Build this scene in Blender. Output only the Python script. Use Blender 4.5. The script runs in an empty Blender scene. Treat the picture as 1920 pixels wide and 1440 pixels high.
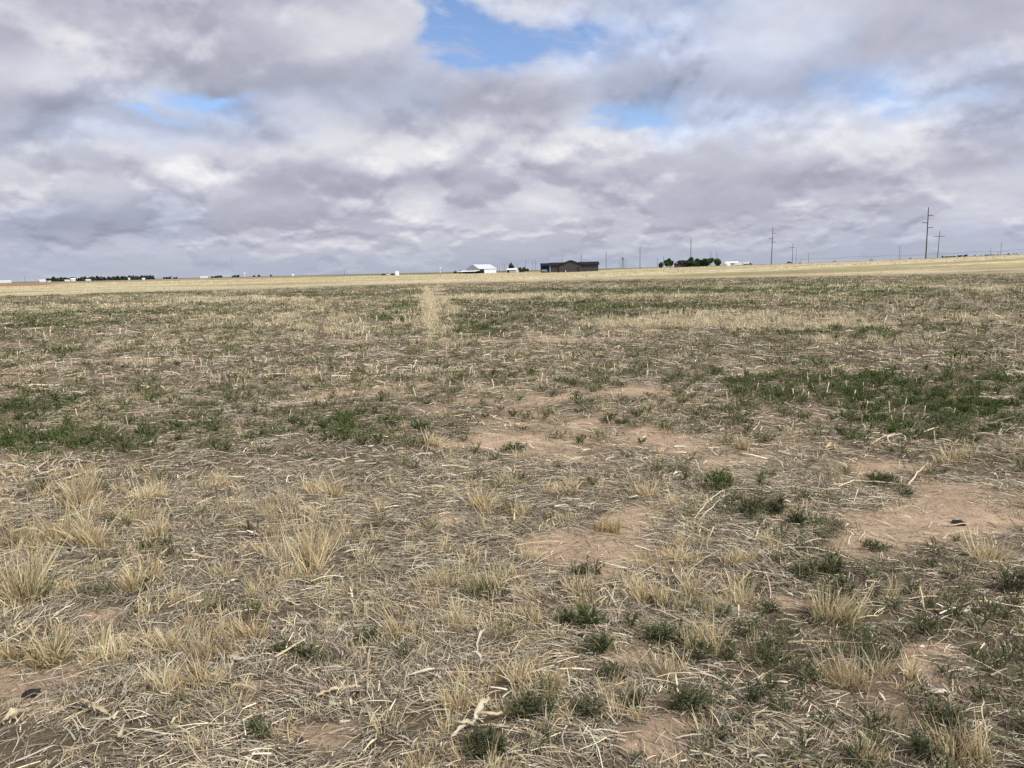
import bpy, math, random
import numpy as np
from mathutils import Matrix, Vector

SC = bpy.context.scene
COL = SC.collection
RNG = np.random.default_rng(11)
random.seed(5)

# ------------------------------------------------------------------ camera
IW, IH, F = 1920.0, 1440.0, 1442.0
CAM_H = 1.6
PITCH = math.atan((720 - 507.2) / F)
ROLL = math.atan(0.0225)
fwd = np.array([0, math.cos(PITCH), -math.sin(PITCH)])
up0 = np.array([0, math.sin(PITCH), math.cos(PITCH)])
rt0 = np.array([1.0, 0, 0])
rt = rt0 * math.cos(ROLL) - up0 * math.sin(ROLL)
upv = up0 * math.cos(ROLL) + rt0 * math.sin(ROLL)
EYE = np.array([0, 0, CAM_H])

cam_d = bpy.data.cameras.new('camera')
cam = bpy.data.objects.new('camera', cam_d)
COL.objects.link(cam)
cam.matrix_world = Matrix(((rt[0], upv[0], -fwd[0], 0), (rt[1], upv[1], -fwd[1], 0),
                           (rt[2], upv[2], -fwd[2], CAM_H), (0, 0, 0, 1)))
cam_d.sensor_fit = 'HORIZONTAL'
cam_d.sensor_width = 36
cam_d.lens = 36 * F / IW
cam_d.clip_start = 0.05
cam_d.clip_end = 60000
SC.camera = cam


def ray(px, py):
    d = fwd + rt * ((px - IW / 2) / F) + upv * ((IH / 2 - py) / F)
    return d / np.linalg.norm(d)


def project(x, y, z):
    dx, dy, dz = x, y, z - CAM_H
    w = dx * fwd[0] + dy * fwd[1] + dz * fwd[2]
    w = np.where(w < 0.05, 0.05, w)
    a = dx * rt[0] + dy * rt[1] + dz * rt[2]
    b = dx * upv[0] + dy * upv[1] + dz * upv[2]
    return IW / 2 + F * a / w, IH / 2 - F * b / w


# ------------------------------------------------------------------ noise
def _hash(ix, iy, seed):
    h = (ix.astype(np.int64) * 374761393 + iy.astype(np.int64) * 668265263 + seed * 1442695041) & 0xFFFFFFFF
    h = ((h ^ (h >> 13)) * 1274126177) & 0xFFFFFFFF
    h = h ^ (h >> 16)
    return (h & 0xFFFF) / 65535.0


def vnoise(x, y, seed=0):
    x = np.asarray(x, float); y = np.asarray(y, float)
    ix = np.floor(x); iy = np.floor(y)
    fx = x - ix; fy = y - iy
    fx = fx * fx * (3 - 2 * fx); fy = fy * fy * (3 - 2 * fy)
    a = _hash(ix, iy, seed); b = _hash(ix + 1, iy, seed)
    c = _hash(ix, iy + 1, seed); d = _hash(ix + 1, iy + 1, seed)
    return (a + (b - a) * fx) + ((c + (d - c) * fx) - (a + (b - a) * fx)) * fy


def fbm(x, y, seed=0, octs=3):
    s = 0; amp = 1; t = 0
    for o in range(octs):
        s = s + amp * vnoise(x * 2 ** o, y * 2 ** o, seed + o * 17)
        t += amp; amp *= 0.5
    return s / t


def sstep(a, b, x):
    t = np.clip((x - a) / (b - a), 0, 1)
    return t * t * (3 - 2 * t)


# ------------------------------------------------------------------ terrain
COLS = [(-3000, 0), (960, 0.0), (1080, 0.05), (1200, 0.9), (1330, 1.5), (1446, 2.1), (1600, 3.1), (1740, 4.1), (1920, 5.6), (4000, 6.0)]
_tx = np.array([(c[0] - 960) / F for c in COLS]); _ta = np.array([c[1] for c in COLS])


def terrain(x, y):
    x = np.asarray(x, float); y = np.asarray(y, float)
    r = np.hypot(x, y)
    t = x / np.maximum(y, 1.0)
    A = np.interp(t, _tx, _ta) * sstep(-5, 30, y)
    z = A * (1 - np.exp(-np.maximum(r - 110, 0) / 250))
    z = z + A * 0.35 * sstep(500, 1700, r)
    near = 1 - sstep(40, 120, r)
    z = z + near * (0.10 * (fbm(x / 2.3, y / 2.3, 3, 2) - 0.5) + 0.035 * (fbm(x / 0.45, y / 0.45, 5, 3) - 0.5))
    return z


def gz(x, y):
    return float(terrain(np.array([x]), np.array([y]))[0])


def ground_at(px, py):
    """ground point seen at a pixel (near field)"""
    d = ray(px, py)
    t = CAM_H / -d[2]
    for _ in range(8):
        p = EYE + d * t
        t = (CAM_H - gz(p[0], p[1])) / -d[2]
    p = EYE + d * t
    return float(p[0]), float(p[1]), gz(p[0], p[1])


def at(px, dist):
    """ground point in the direction of an image column at a forward distance"""
    py = 507.2 - 0.0225 * (px - 960)
    d = ray(px, py)
    x, y = d[0] / d[1] * dist, dist
    return x, y, gz(x, y)


# ------------------------------------------------------------------ object helpers
def tag(o, label=None, cat=None, group=None, kind=None):
    if label: o['label'] = label
    if cat: o['category'] = cat
    if group: o['group'] = group
    if kind: o['kind'] = kind
    return o


def link_mesh(name, me, mat=None, parent=None, loc=None, rz=0.0):
    o = bpy.data.objects.new(name, me)
    COL.objects.link(o)
    if mat is not None and len(me.materials) == 0:
        me.materials.append(mat)
    if parent is not None: o.parent = parent
    if loc is not None: o.location = loc
    o.rotation_euler = (0, 0, rz)
    return o


def empty(name, loc, rz=0.0):
    o = bpy.data.objects.new(name, None)
    COL.objects.link(o)
    o.location = loc; o.rotation_euler = (0, 0, rz)
    o.empty_display_size = 0.2
    return o


def np_mesh(name, V, Q, C=None, smooth=False):
    V = np.ascontiguousarray(V, dtype=np.float32).reshape(-1, 3)
    Q = np.ascontiguousarray(Q, dtype=np.int32)
    nf, k = Q.shape
    me = bpy.data.meshes.new(name)
    me.vertices.add(len(V)); me.vertices.foreach_set('co', V.ravel())
    me.loops.add(nf * k); me.loops.foreach_set('vertex_index', Q.ravel())
    me.polygons.add(nf)
    me.polygons.foreach_set('loop_start', np.arange(0, nf * k, k, dtype=np.int32))
    if smooth:
        me.polygons.foreach_set('use_smooth', np.ones(nf, dtype=bool))
    if C is not None:
        C = np.asarray(C, dtype=np.float32).reshape(-1, 3)
        C4 = np.ones((len(C), 4), dtype=np.float32); C4[:, :3] = C
        at_ = me.color_attributes.new('tint', 'FLOAT_COLOR', 'POINT')
        at_.data.foreach_set('color', C4.ravel())
    me.update(calc_edges=True)
    return me


class Bag:
    """collects ribbons and tubes as arrays"""
    def __init__(self):
        self.V = []; self.Q = []; self.C = []; self.n = 0

    def add(self, V, Q, C):
        V = V.reshape(-1, 3)
        self.V.append(V); self.Q.append(Q + self.n); self.C.append(C.reshape(-1, 3)); self.n += len(V)

    def mesh(self, name, smooth=False):
        return np_mesh(name, np.concatenate(self.V), np.concatenate(self.Q), np.concatenate(self.C), smooth)


def arr(v, n):
    return np.broadcast_to(np.asarray(v, float), (n,)).copy()


def spine(P, head, pitch, curl, hcurl, L, K, wob=0.0):
    n = len(P)
    pts = np.zeros((n, K + 1, 3)); pts[:, 0] = P
    dirs = np.zeros((n, K + 1, 3)); hs = np.zeros((n, K + 1)); ps = np.zeros((n, K + 1))
    for k in range(K + 1):
        t = k / K
        p = pitch + curl * t; h = head + hcurl * t
        if wob: 
            h = h + RNG.normal(0, wob, n); p = p + RNG.normal(0, wob * 0.6, n)
        hs[:, k] = h; ps[:, k] = p
        dirs[:, k] = np.stack([np.cos(p) * np.cos(h), np.cos(p) * np.sin(h), np.sin(p)], 1)
        if k < K:
            pts[:, k + 1] = pts[:, k] + dirs[:, k] * (L / K)[:, None]
    return pts, dirs, hs, ps


def ribbons(bag, P, head, pitch, curl, L, W, K, c0, c1, twist=0.0, hcurl=0.0, taper=0.8, wob=0.0, tcurl=0.0, pw=1.5, belly=0.0):
    n = len(P)
    if n == 0: return
    head, pitch, curl, L, W, hcurl, twist = [arr(a, n) for a in (head, pitch, curl, L, W, hcurl, twist)]
    tcurl = arr(tcurl, n)
    pts, dirs, hs, ps = spine(P, head, pitch, curl, hcurl, L, K, wob)
    V = np.zeros((n, K + 1, 2, 3)); C = np.zeros((n, K + 1, 2, 3))
    for k in range(K + 1):
        t = k / K
        side = np.stack([-np.sin(hs[:, k]), np.cos(hs[:, k]), np.zeros(n)], 1)
        nor = np.cross(dirs[:, k], side)
        tw = twist + tcurl * t
        s = side * np.cos(tw)[:, None] + nor * np.sin(tw)[:, None]
        w = W * (1 - taper * t ** pw) * 0.5
        if belly: w = W * 0.5 * (0.25 + 0.75 * math.sin(math.pi * min(1, 0.08 + t * 0.92)) ** 0.7)
        V[:, k, 0] = pts[:, k] - s * w[:, None]
        V[:, k, 1] = pts[:, k] + s * w[:, None]
        cc = c0 * (1 - t) + c1 * t
        C[:, k, 0] = cc; C[:, k, 1] = cc
    base = (np.arange(n) * (K + 1) * 2)[:, None]
    ks = np.arange(K) * 2
    q = np.stack([ks, ks + 1, ks + 3, ks + 2], 1)[None] + base[:, :, None]
    bag.add(V, q.reshape(-1, 4), C)


def tubes(bag, P, head, pitch, curl, L, R, K, c0, c1, hcurl=0.0, sides=5, taper=0.3, wob=0.0):
    n = len(P)
    if n == 0: return
    head, pitch, curl, L, R, hcurl = [arr(a, n) for a in (head, pitch, curl, L, R, hcurl)]
    pts, dirs, hs, ps = spine(P, head, pitch, curl, hcurl, L, K, wob)
    V = np.zeros((n, K + 1, sides, 3)); C = np.zeros((n, K + 1, sides, 3))
    for k in range(K + 1):
        t = k / K
        side = np.stack([-np.sin(hs[:, k]), np.cos(hs[:, k]), np.zeros(n)], 1)
        nor = np.cross(dirs[:, k], side)
        r = R * (1 - taper * t)
        for s in range(sides):
            a = 2 * math.pi * s / sides
            V[:, k, s] = pts[:, k] + (side * math.cos(a) + nor * math.sin(a)) * r[:, None]
            C[:, k, s] = c0 * (1 - t) + c1 * t
    base = (np.arange(n) * (K + 1) * sides)[:, None, None]
    q = []
    for k in range(K):
        for s in range(sides):
            s2 = (s + 1) % sides
            q.append([k * sides + s, k * sides + s2, (k + 1) * sides + s2, (k + 1) * sides + s])
    q = np.array(q)[None] + base
    q = q.reshape(-1, 4)
    caps = []
    for k in (0, K):
        for j in range(1, sides - 2, 2):
            caps.append([k * sides, k * sides + j, k * sides + j + 1, k * sides + min(j + 2, sides - 1)])
    caps = (np.array(caps)[None] + base).reshape(-1, 4)
    bag.add(V, np.concatenate([q, caps]), C)


class MB:
    """small hard-surface builder: boxes, prisms, cylinders, arbitrary faces"""
    def __init__(self):
        self.v = []; self.f = []

    def face(self, pts):
        b = len(self.v); self.v += [tuple(p) for p in pts]; self.f.append(tuple(range(b, b + len(pts))))

    def box(self, x0, x1, y0, y1, z0, z1):
        b = len(self.v)
        self.v += [(x0, y0, z0), (x1, y0, z0), (x1, y1, z0), (x0, y1, z0), (x0, y0, z1), (x1, y0, z1), (x1, y1, z1), (x0, y1, z1)]
        self.f += [tuple(b + i for i in q) for q in ((0, 3, 2, 1), (4, 5, 6, 7), (0, 1, 5, 4), (1, 2, 6, 5), (2, 3, 7, 6), (3, 0, 4, 7))]
        return self

    def prism(self, poly, y0, y1):
        """polygon in xz (counterclockwise seen from -y), extruded along y"""
        b = len(self.v); n = len(poly)
        self.v += [(p[0], y0, p[1]) for p in poly] + [(p[0], y1, p[1]) for p in poly]
        self.f.append(tuple(b + i for i in range(n)))
        self.f.append(tuple(b + n + i for i in reversed(range(n))))
        for i in range(n):
            j = (i + 1) % n
            self.f.append((b + j, b + i, b + n + i, b + n + j))
        return self

    def prism_x(self, poly, x0, x1):
        b = len(self.v); n = len(poly)
        self.v += [(x0, p[0], p[1]) for p in poly] + [(x1, p[0], p[1]) for p in poly]
        self.f.append(tuple(b + i for i in reversed(range(n))))
        self.f.append(tuple(b + n + i for i in range(n)))
        for i in range(n):
            j = (i + 1) % n
            self.f.append((b + i, b + j, b + n + j, b + n + i))
        return self

    def tube(self, p0, p1, r0, r1=None, n=8):
        r1 = r0 if r1 is None else r1
        p0 = Vector(p0); p1 = Vector(p1); d = (p1 - p0).normalized()
        a = d.orthogonal().normalized(); c = d.cross(a)
        b = len(self.v)
        for p, r in ((p0, r0), (p1, r1)):
            for i in range(n):
                t = 2 * math.pi * i / n
                self.v.append(tuple(p + a * (r * math.cos(t)) + c * (r * math.sin(t))))
        for i in range(n):
            j = (i + 1) % n
            self.f.append((b + i, b + j, b + n + j, b + n + i))
        self.f.append(tuple(b + i for i in reversed(range(n))))
        self.f.append(tuple(b + n + i for i in range(n)))
        return self

    def lathe(self, prof, cx=0, cy=0, n=16):
        b = len(self.v)
        for r, z in prof:
            for i in range(n):
                t = 2 * math.pi * i / n
                self.v.append((cx + r * math.cos(t), cy + r * math.sin(t), z))
        for k in range(len(prof) - 1):
            for i in range(n):
                j = (i + 1) % n
                self.f.append((b + k * n + i, b + k * n + j, b + (k + 1) * n + j, b + (k + 1) * n + i))
        self.f.append(tuple(b + i for i in reversed(range(n))))
        self.f.append(tuple(b + (len(prof) - 1) * n + i for i in range(n)))
        return self

    def build(self, name, mat, parent=None, loc=None, rz=0.0):
        me = bpy.data.meshes.new(name)
        me.from_pydata(self.v, [], self.f); me.update()
        return link_mesh(name, me, mat, parent, loc, rz)


# ------------------------------------------------------------------ materials
def new_mat(name):
    m = bpy.data.materials.new(name); m.use_nodes = True
    nt = m.node_tree; nt.nodes.clear()
    out = nt.nodes.new('ShaderNodeOutputMaterial')
    return m, nt, out


def flat_mat(name, col, rough=0.7, var=0.12, scale=2.0, metal=0.0, spec=0.3, stretch=(1, 1, 1)):
    m, nt, out = new_mat(name)
    b = nt.nodes.new('ShaderNodeBsdfPrincipled')
    tc = nt.nodes.new('ShaderNodeTexCoord'); mp = nt.nodes.new('ShaderNodeMapping')
    mp.inputs['Scale'].default_value = stretch
    nz = nt.nodes.new('ShaderNodeTexNoise'); nz.inputs['Scale'].default_value = scale; nz.inputs['Detail'].default_value = 5
    nt.links.new(tc.outputs['Object'], mp.inputs['Vector']); nt.links.new(mp.outputs['Vector'], nz.inputs['Vector'])
    mx = nt.nodes.new('ShaderNodeMix'); mx.data_type = 'RGBA'
    mx.inputs[6].default_value = (*[c * (1 - var) for c in col], 1)
    mx.inputs[7].default_value = (*[min(1, c * (1 + var)) for c in col], 1)
    nt.links.new(nz.outputs['Fac'], mx.inputs[0]); nt.links.new(mx.outputs[2], b.inputs['Base Color'])
    b.inputs['Roughness'].default_value = rough; b.inputs['Metallic'].default_value = metal
    b.inputs['Specular IOR Level'].default_value = spec
    nt.links.new(b.outputs[0], out.inputs[0])
    return m


def plant_mat(name, trans=0.25, spec=0.15, rough=0.6):
    m, nt, out = new_mat(name)
    a = nt.nodes.new('ShaderNodeAttribute'); a.attribute_name = 'tint'
    b = nt.nodes.new('ShaderNodeBsdfPrincipled')
    b.inputs['Roughness'].default_value = rough; b.inputs['Specular IOR Level'].default_value = spec
    nt.links.new(a.outputs['Color'], b.inputs['Base Color'])
    if trans > 0:
        t = nt.nodes.new('ShaderNodeBsdfTranslucent'); nt.links.new(a.outputs['Color'], t.inputs['Color'])
        mx = nt.nodes.new('ShaderNodeMixShader'); mx.inputs[0].default_value = trans
        nt.links.new(b.outputs[0], mx.inputs[1]); nt.links.new(t.outputs[0], mx.inputs[2])
        nt.links.new(mx.outputs[0], out.inputs[0])
    else:
        nt.links.new(b.outputs[0], out.inputs[0])
    return m


M = {}
M['dry'] = plant_mat('dry_grass_blades', 0.3)
M['litter'] = plant_mat('straw_litter', 0.12)
M['green'] = plant_mat('green_leaves', 0.3, 0.08, 0.7)
M['stalk'] = plant_mat('dry_stalks', 0.0, 0.2, 0.6)
M['husk'] = plant_mat('dry_husks', 0.2, 0.3, 0.5)
M['crown'] = plant_mat('tree_leaves', 0.2)
M['clod'] = flat_mat('dark_clod', (0.02, 0.016, 0.014), 0.9, 0.5, 30)
M['pebble'] = flat_mat('pale_pebbles', (0.55, 0.48, 0.4), 0.8, 0.3, 8)

# soil
m, nt, out = new_mat('soil'); M['soil'] = m
b = nt.nodes.new('ShaderNodeBsdfPrincipled'); b.inputs['Roughness'].default_value = 0.95; b.inputs['Specular IOR Level'].default_value = 0.1
at_ = nt.nodes.new('ShaderNodeAttribute'); at_.attribute_name = 'tint'
tc = nt.nodes.new('ShaderNodeTexCoord')
def nz(scale, detail, rough=0.6):
    n = nt.nodes.new('ShaderNodeTexNoise'); n.inputs['Scale'].default_value = scale; n.inputs['Detail'].default_value = detail
    n.inputs['Roughness'].default_value = rough
    nt.links.new(tc.outputs['Object'], n.inputs['Vector']); return n
n1 = nz(3.0, 6); n2 = nz(60, 4, 0.7); n3 = nz(0.12, 6, 0.65)
def mr(src, a, b_, c, d):
    r = nt.nodes.new('ShaderNodeMapRange'); r.inputs[1].default_value = a; r.inputs[2].default_value = b_
    r.inputs[3].default_value = c; r.inputs[4].default_value = d
    nt.links.new(src, r.inputs[0]); return r.outputs[0]
def mul(a, b_):
    k = nt.nodes.new('ShaderNodeMath'); k.operation = 'MULTIPLY'; nt.links.new(a, k.inputs[0]); nt.links.new(b_, k.inputs[1]); return k.outputs[0]
f = mul(mul(mr(n1.outputs[0], 0.3, 0.7, 0.72, 1.2), mr(n2.outputs[0], 0.3, 0.7, 0.70, 1.25)), mr(n3.outputs[0], 0.35, 0.65, 0.85, 1.12))
vm = nt.nodes.new('ShaderNodeVectorMath'); vm.operation = 'SCALE'
nt.links.new(at_.outputs['Color'], vm.inputs[0]); nt.links.new(f, vm.inputs['Scale'])
nt.links.new(vm.outputs[0], b.inputs['Base Color'])
bp = nt.nodes.new('ShaderNodeBump'); bp.inputs['Strength'].default_value = 0.9; bp.inputs['Distance'].default_value = 0.02
n4 = nz(25, 6, 0.7)
nt.links.new(n4.outputs[0], bp.inputs['Height']); nt.links.new(bp.outputs[0], b.inputs['Normal'])
nt.links.new(b.outputs[0], out.inputs[0])

# ------------------------------------------------------------------ where things grow (read off the photograph as patches on the ground)
BARE = [(1100,1030,125,38,1.7),(1110,800,260,55,.55),(1330,860,80,22,.8),(860,960,60,20,.8),(1160,968,80,20,.8),(1640,1012,115,34,1.1),
 (1850,965,110,40,1),(1700,882,60,16,.9),(1420,772,90,14,.9),(1900,835,40,14,.8),(330,935,40,14,.8),(80,1285,95,38,1.5),(40,1345,60,30,.8),
 (590,1395,75,48,1.6),(1240,1375,65,45,1.5),(1360,1112,70,15,.9),(1480,1102,40,12,.9),(1190,1228,50,18,.9),(1750,1225,55,18,.8),(870,1282,45,15,.7),
 (650,970,60,12,.8),(760,730,100,12,.6),(1150,740,80,10,.7),(560,742,120,12,.6),(1290,822,100,14,.8),(930,832,90,14,.7),(60,705,90,10,.6),
 (200,680,120,10,.5),(980,745,150,16,.6),(1100,635,200,8,.5),(700,640,200,8,.4),(480,1310,30,14,.6),(1000,870,60,12,.6),(1080,850,60,12,.7),(760,1235,30,12,.5),(200,1140,60,12,.5)]
GREEN = [(150,590,300,14,.6),(60,612,200,10,.7),(930,602,80,20,.8),(1000,590,200,22,.5),(1250,580,180,18,.6),(1500,545,420,9,.9),(1100,548,200,8,.7),(1750,560,250,14,.6),
 (1650,625,300,14,.6),(880,625,60,14,.7),(780,570,25,22,.6),
 (60,835,180,38,1.3),(250,825,120,30,1.2),(60,765,100,22,.9),(180,748,150,18,.8),(420,820,100,22,.8),(590,818,100,22,.9),(690,802,50,20,.9),(600,672,40,10,1),(90,660,160,14,.6),(300,690,120,12,.5),
 (1750,765,210,58,1.3),(1480,722,150,24,.9),(1620,720,120,24,.9),(1880,710,100,40,.9),(1150,785,28,9,.8),(1210,826,30,11,.9),(960,834,45,14,.8),(1600,680,250,14,.5),
 (1340,902,60,24,.9),(1430,960,90,28,1.2),(1660,897,55,18,1),(1580,1038,85,22,1),(1550,1068,95,18,.9),(1700,1012,35,12,.9),(1030,970,40,14,.6),
 (1540,1135,70,22,.7),(1640,1150,200,60,.8),(1600,1300,330,130,.85),(1330,1330,130,80,.7),(1840,1230,100,80,.8),(1330,1390,110,50,.7),(1250,1200,120,60,.5),(920,1400,75,40,1),(1010,1345,60,30,.7),(1700,1130,90,25,.6),
 (570,1218,40,14,.7),(690,1190,25,18,.7),(530,1162,45,14,.5),(290,1022,22,12,.8),(480,1368,30,18,.7),(680,1362,50,18,.5),(940,1302,60,16,.6),(400,1260,30,14,.4),(60,1170,60,16,.4),(700,1090,60,14,.5),(400,1030,100,20,.4)]
DRY = [(140,915,70,30,1),(100,985,120,40,1.2),(40,1085,70,50,1.1),(250,1065,50,28,.9),(300,922,45,16,.8),(400,907,30,10,.8),(190,1205,150,35,.8),(380,1205,60,45,.9),(585,1030,60,45,.9),
 (660,610,120,16,1),(560,600,60,14,.8),(812,585,14,45,1.6),(1170,612,80,12,1.2),(1290,600,80,18,.8),(1400,598,180,16,1),(1500,610,150,12,.9),(1800,595,150,14,.8),(400,600,120,10,.5),(100,575,160,7,.5),
 (950,556,200,5,.8),(1350,560,300,7,.5),(400,560,250,6,.6),(1700,640,160,10,.5),(300,640,200,12,.5),(860,1140,140,40,.5),(1560,1140,70,35,.7),(1580,1250,60,40,.6),(1280,1140,90,50,.4),(250,1330,120,50,.4),(430,960,100,40,.6),(520,980,80,20,.6),(740,1130,80,30,.5),(1480,540,400,6,.4),(900,690,200,20,.3),(500,700,200,14,.35)]


def blobs(lst, px, py):
    s = np.zeros_like(px)
    for cx, cy, rx, ry, w in lst:
        e = ((px - cx) / (rx * 0.95)) ** 2 + ((py - cy) / (ry * 0.95)) ** 2
        k = e < 9
        s[k] += w * np.exp(-e[k] ** 1.3 * 0.8)
    return s


def growth(x, y):
    """bare, green and dry-grass strengths at ground points"""
    r = np.hypot(x, y)
    wx = x + r * 0.05 * (fbm(x / r * 12, np.log(r) * 12, 41, 3) - 0.5) * 2
    wy = y + r * 0.07 * (fbm(x / r * 12 + 9, np.log(r) * 12, 43, 3) - 0.5) * 2
    px, py = project(wx, wy, np.zeros_like(wx))
    bare = blobs(BARE, px, py) * np.where(py > 880, 1.3, 1.0); green = blobs(GREEN, px, py) * 1.0; dry = blobs(DRY, px, py) * 1.2
    # a pale dry row with green rows beside it runs straight away from the camera
    lx = x - (-2.05 - (y - 20) * 0.108)
    on = sstep(16, 22, y) * (1 - sstep(55, 98, y))
    rowe = np.exp(-(lx / (0.17 + 0.003 * y)) ** 2) * on * (0.45 + 1.1 * fbm(x / 1.5, y / 3.0, 83, 3))
    dry = dry + 0.8 * rowe
    green = green + 0.5 * on * (np.exp(-((lx + 1.5) / 0.55) ** 2) + 0.8 * np.exp(-((lx - 1.6) / 0.6) ** 2)) - 2.0 * rowe
    dry = dry + 0.55 * sstep(850, 930, py) * (1 - 0.55 * sstep(1100, 1350, px))
    green = green + 0.5 * sstep(1150, 1350, px) * sstep(1080, 1160, py)
    n_b = fbm(x / 0.9, y / 0.9, 61, 4); n_g = fbm(x / 1.6 + 5, y / 1.6, 67, 4); n_d = fbm(x / 1.3, y / 1.3, 71, 4)
    far = sstep(12, 40, r)
    g2 = fbm(x / 9.0, y / 5.0, 77, 4)
    bare = bare * (0.45 + 1.1 * fbm(x / 0.35, y / 0.35, 63, 3)) + (n_b - 0.57) * 1.5
    green = green * (0.35 + 1.3 * fbm(x / 0.8, y / 0.5, 69, 3)) + (n_g - 0.60) * 1.9 + far * (g2 - 0.40) * 1.9
    dry = dry + (n_d - 0.5) * 1.5 + far * (0.55 - g2) * 1.3
    return np.clip(bare, 0, 1.3), np.clip(green, 0, 1.4), np.clip(dry, 0, 1.4)


# ------------------------------------------------------------------ ground sheet
SOIL = np.array([0.385, 0.285, 0.190])
SHADED_DUFF = np.array([0.112, 0.090, 0.058])  # decayed litter, with the shade between straws darkened into its colour
PALE = np.array([0.55, 0.475, 0.31])
GREENF = np.array([0.075, 0.095, 0.05])
REDF = np.array([0.30, 0.155, 0.105])


def ground_colour(x, y):
    r = np.hypot(x, y)
    bare, green, dry = growth(x, y)
    px = 960 + F * x / np.maximum(y, 1)
    c = np.repeat(SOIL[None], len(x), 0) * (0.9 + 0.2 * fbm(x / 0.7, y / 0.7, 5, 3))[:, None]
    def mixc(c, col, f): return c * (1 - f[:, None]) + col * f[:, None]
    c = mixc(c, SHADED_DUFF, np.clip(1.0 - bare * 1.5, 0, 0.92))
    f2 = sstep(14, 60, r)
    c = mixc(c, GREENF * 1.1, np.clip(green * 0.9, 0, 0.85) * f2)
    c = mixc(c, PALE * 0.9, np.clip(dry * 0.8, 0, 0.8) * f2)
    band = fbm(x / 60, y / 14, 91, 4)
    pale = sstep(80, 150, r + 60 * (band - 0.5))
    pc = mixc(np.repeat(PALE[None], len(x), 0), np.array([0.24, 0.225, 0.10]), sstep(0.44, 0.68, fbm(x / 45 + 3, y / 9, 93, 4)) * 0.9)
    pc = mixc(pc, np.array([0.47, 0.33, 0.19]), sstep(0.5, 0.8, fbm(x / 80, y / 30, 95, 3)) * 0.6)
    c = c * (1 - pale[:, None]) + pc * pale[:, None]
    edge = np.where(px < 1150, 560, np.interp(px, [1150, 1446, 1740, 1920], [640, 480, 345, 330]))
    w = 20 * (fbm(x / 120, y / 120, 97, 2) - 0.5)
    gf = sstep(edge - 12, edge + 12, r + w)
    gcol = np.where((px > 1150)[:, None], np.array([0.20, 0.20, 0.095]), GREENF)
    c = c * (1 - gf[:, None]) + gcol * gf[:, None]
    rf = sstep(330, 350, r) * (1 - sstep(90, 150, px + 30 * (band - 0.5))) * (1 - sstep(620, 640, r))
    c = mixc(c, REDF, rf)
    far = sstep(620, 700, r) * (px < 1150)
    fn = vnoise(x / 500, y / 260, 101)
    c = mixc(c, np.where((fn > 0.55)[:, None], np.array([0.34, 0.27, 0.16]), np.array([0.08, 0.10, 0.055])), far)
    fr = sstep(700, 900, r) * (px >= 1150)
    c = mixc(c, np.array([0.16, 0.17, 0.085]), fr * 0.7)
    return c


def make_ground():
    rs = [0.0]
    r = 0.35
    while r < 30: rs.append(r); r *= 1.011
    while r < 14000: rs.append(r); r *= 1.022
    rs = np.array(rs)
    a = list(np.arange(-46, 46.01, 0.25)) + list(np.arange(50, 314.01, 4))
    a = np.radians(np.array(a)); na = len(a)
    R, A = np.meshgrid(rs, a, indexing='ij')
    x = (R * np.sin(A)).ravel(); y = (R * np.cos(A)).ravel()
    z = terrain(x, y)
    c = ground_colour(x, np.where(np.abs(y) < 1e-6, 1e-6, y))
    i = np.arange(len(rs) - 1)[:, None] * na; j = np.arange(na)[None]
    j2 = (j + 1) % na
    Q = np.stack([i + j, i + na + j, i + na + j2, i + j2], -1).reshape(-1, 4)[:, ::-1]
    me = np_mesh('ground', np.stack([x, y, z], 1), Q, c, True)
    o = link_mesh('ground', me, M['soil'])
    tag(o, 'sandy reddish brown field soil under dry stubble', None, None, 'structure')


make_ground()


# ------------------------------------------------------------------ scatter
def scatter(r0, r1, dens, ang=40.0):
    a = math.radians(ang)
    n = int(dens * a * (r1 * r1 - r0 * r0))
    r = np.sqrt(RNG.uniform(r0 * r0, r1 * r1, n)); t = RNG.uniform(-a, a, n)
    return r * np.sin(t), r * np.cos(t)


def pick(pal, n, jit=0.12):
    pal = np.array(pal)
    c = pal[RNG.integers(0, len(pal), n)]
    return np.clip(c * (1 + RNG.normal(0, jit, (n, 1))) * (1 + RNG.normal(0, 0.04, (n, 3))), 0.005, 0.9)


STRAW = [(0.54, 0.46, 0.30), (0.42, 0.355, 0.235), (0.64, 0.555, 0.385), (0.40, 0.365, 0.28), (0.48, 0.42, 0.30), (0.23, 0.19, 0.135), (0.30, 0.255, 0.185), (0.17, 0.14, 0.10), (0.25, 0.22, 0.17), (0.20, 0.165, 0.12), (0.72, 0.645, 0.48)]
TUFT = [(0.60, 0.52, 0.325), (0.54, 0.455, 0.27), (0.68, 0.60, 0.40), (0.44, 0.365, 0.22), (0.63, 0.55, 0.36)]
PALEG = [(0.68, 0.60, 0.40), (0.62, 0.54, 0.34), (0.74, 0.66, 0.46), (0.56, 0.48, 0.30)]
ORNG = np.array([0.42, 0.29, 0.125])
WEED = [(0.080, 0.100, 0.048), (0.105, 0.125, 0.064), (0.062, 0.082, 0.036), (0.150, 0.158, 0.090), (0.120, 0.135, 0.070), (0.20, 0.18, 0.085)]
SHOOT = [(0.10, 0.122, 0.056), (0.13, 0.145, 0.075), (0.078, 0.10, 0.045), (0.17, 0.17, 0.095), (0.28, 0.25, 0.15)]
OLIVE = [(0.155, 0.162, 0.080), (0.19, 0.188, 0.098), (0.12, 0.135, 0.058), (0.24, 0.225, 0.125)]
GRAS = [(0.072, 0.112, 0.030), (0.060, 0.096, 0.025), (0.10, 0.138, 0.042), (0.135, 0.160, 0.058)]
STALK = [(0.62, 0.53, 0.36), (0.52, 0.43, 0.28), (0.70, 0.61, 0.45), (0.44, 0.35, 0.23)]


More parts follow.
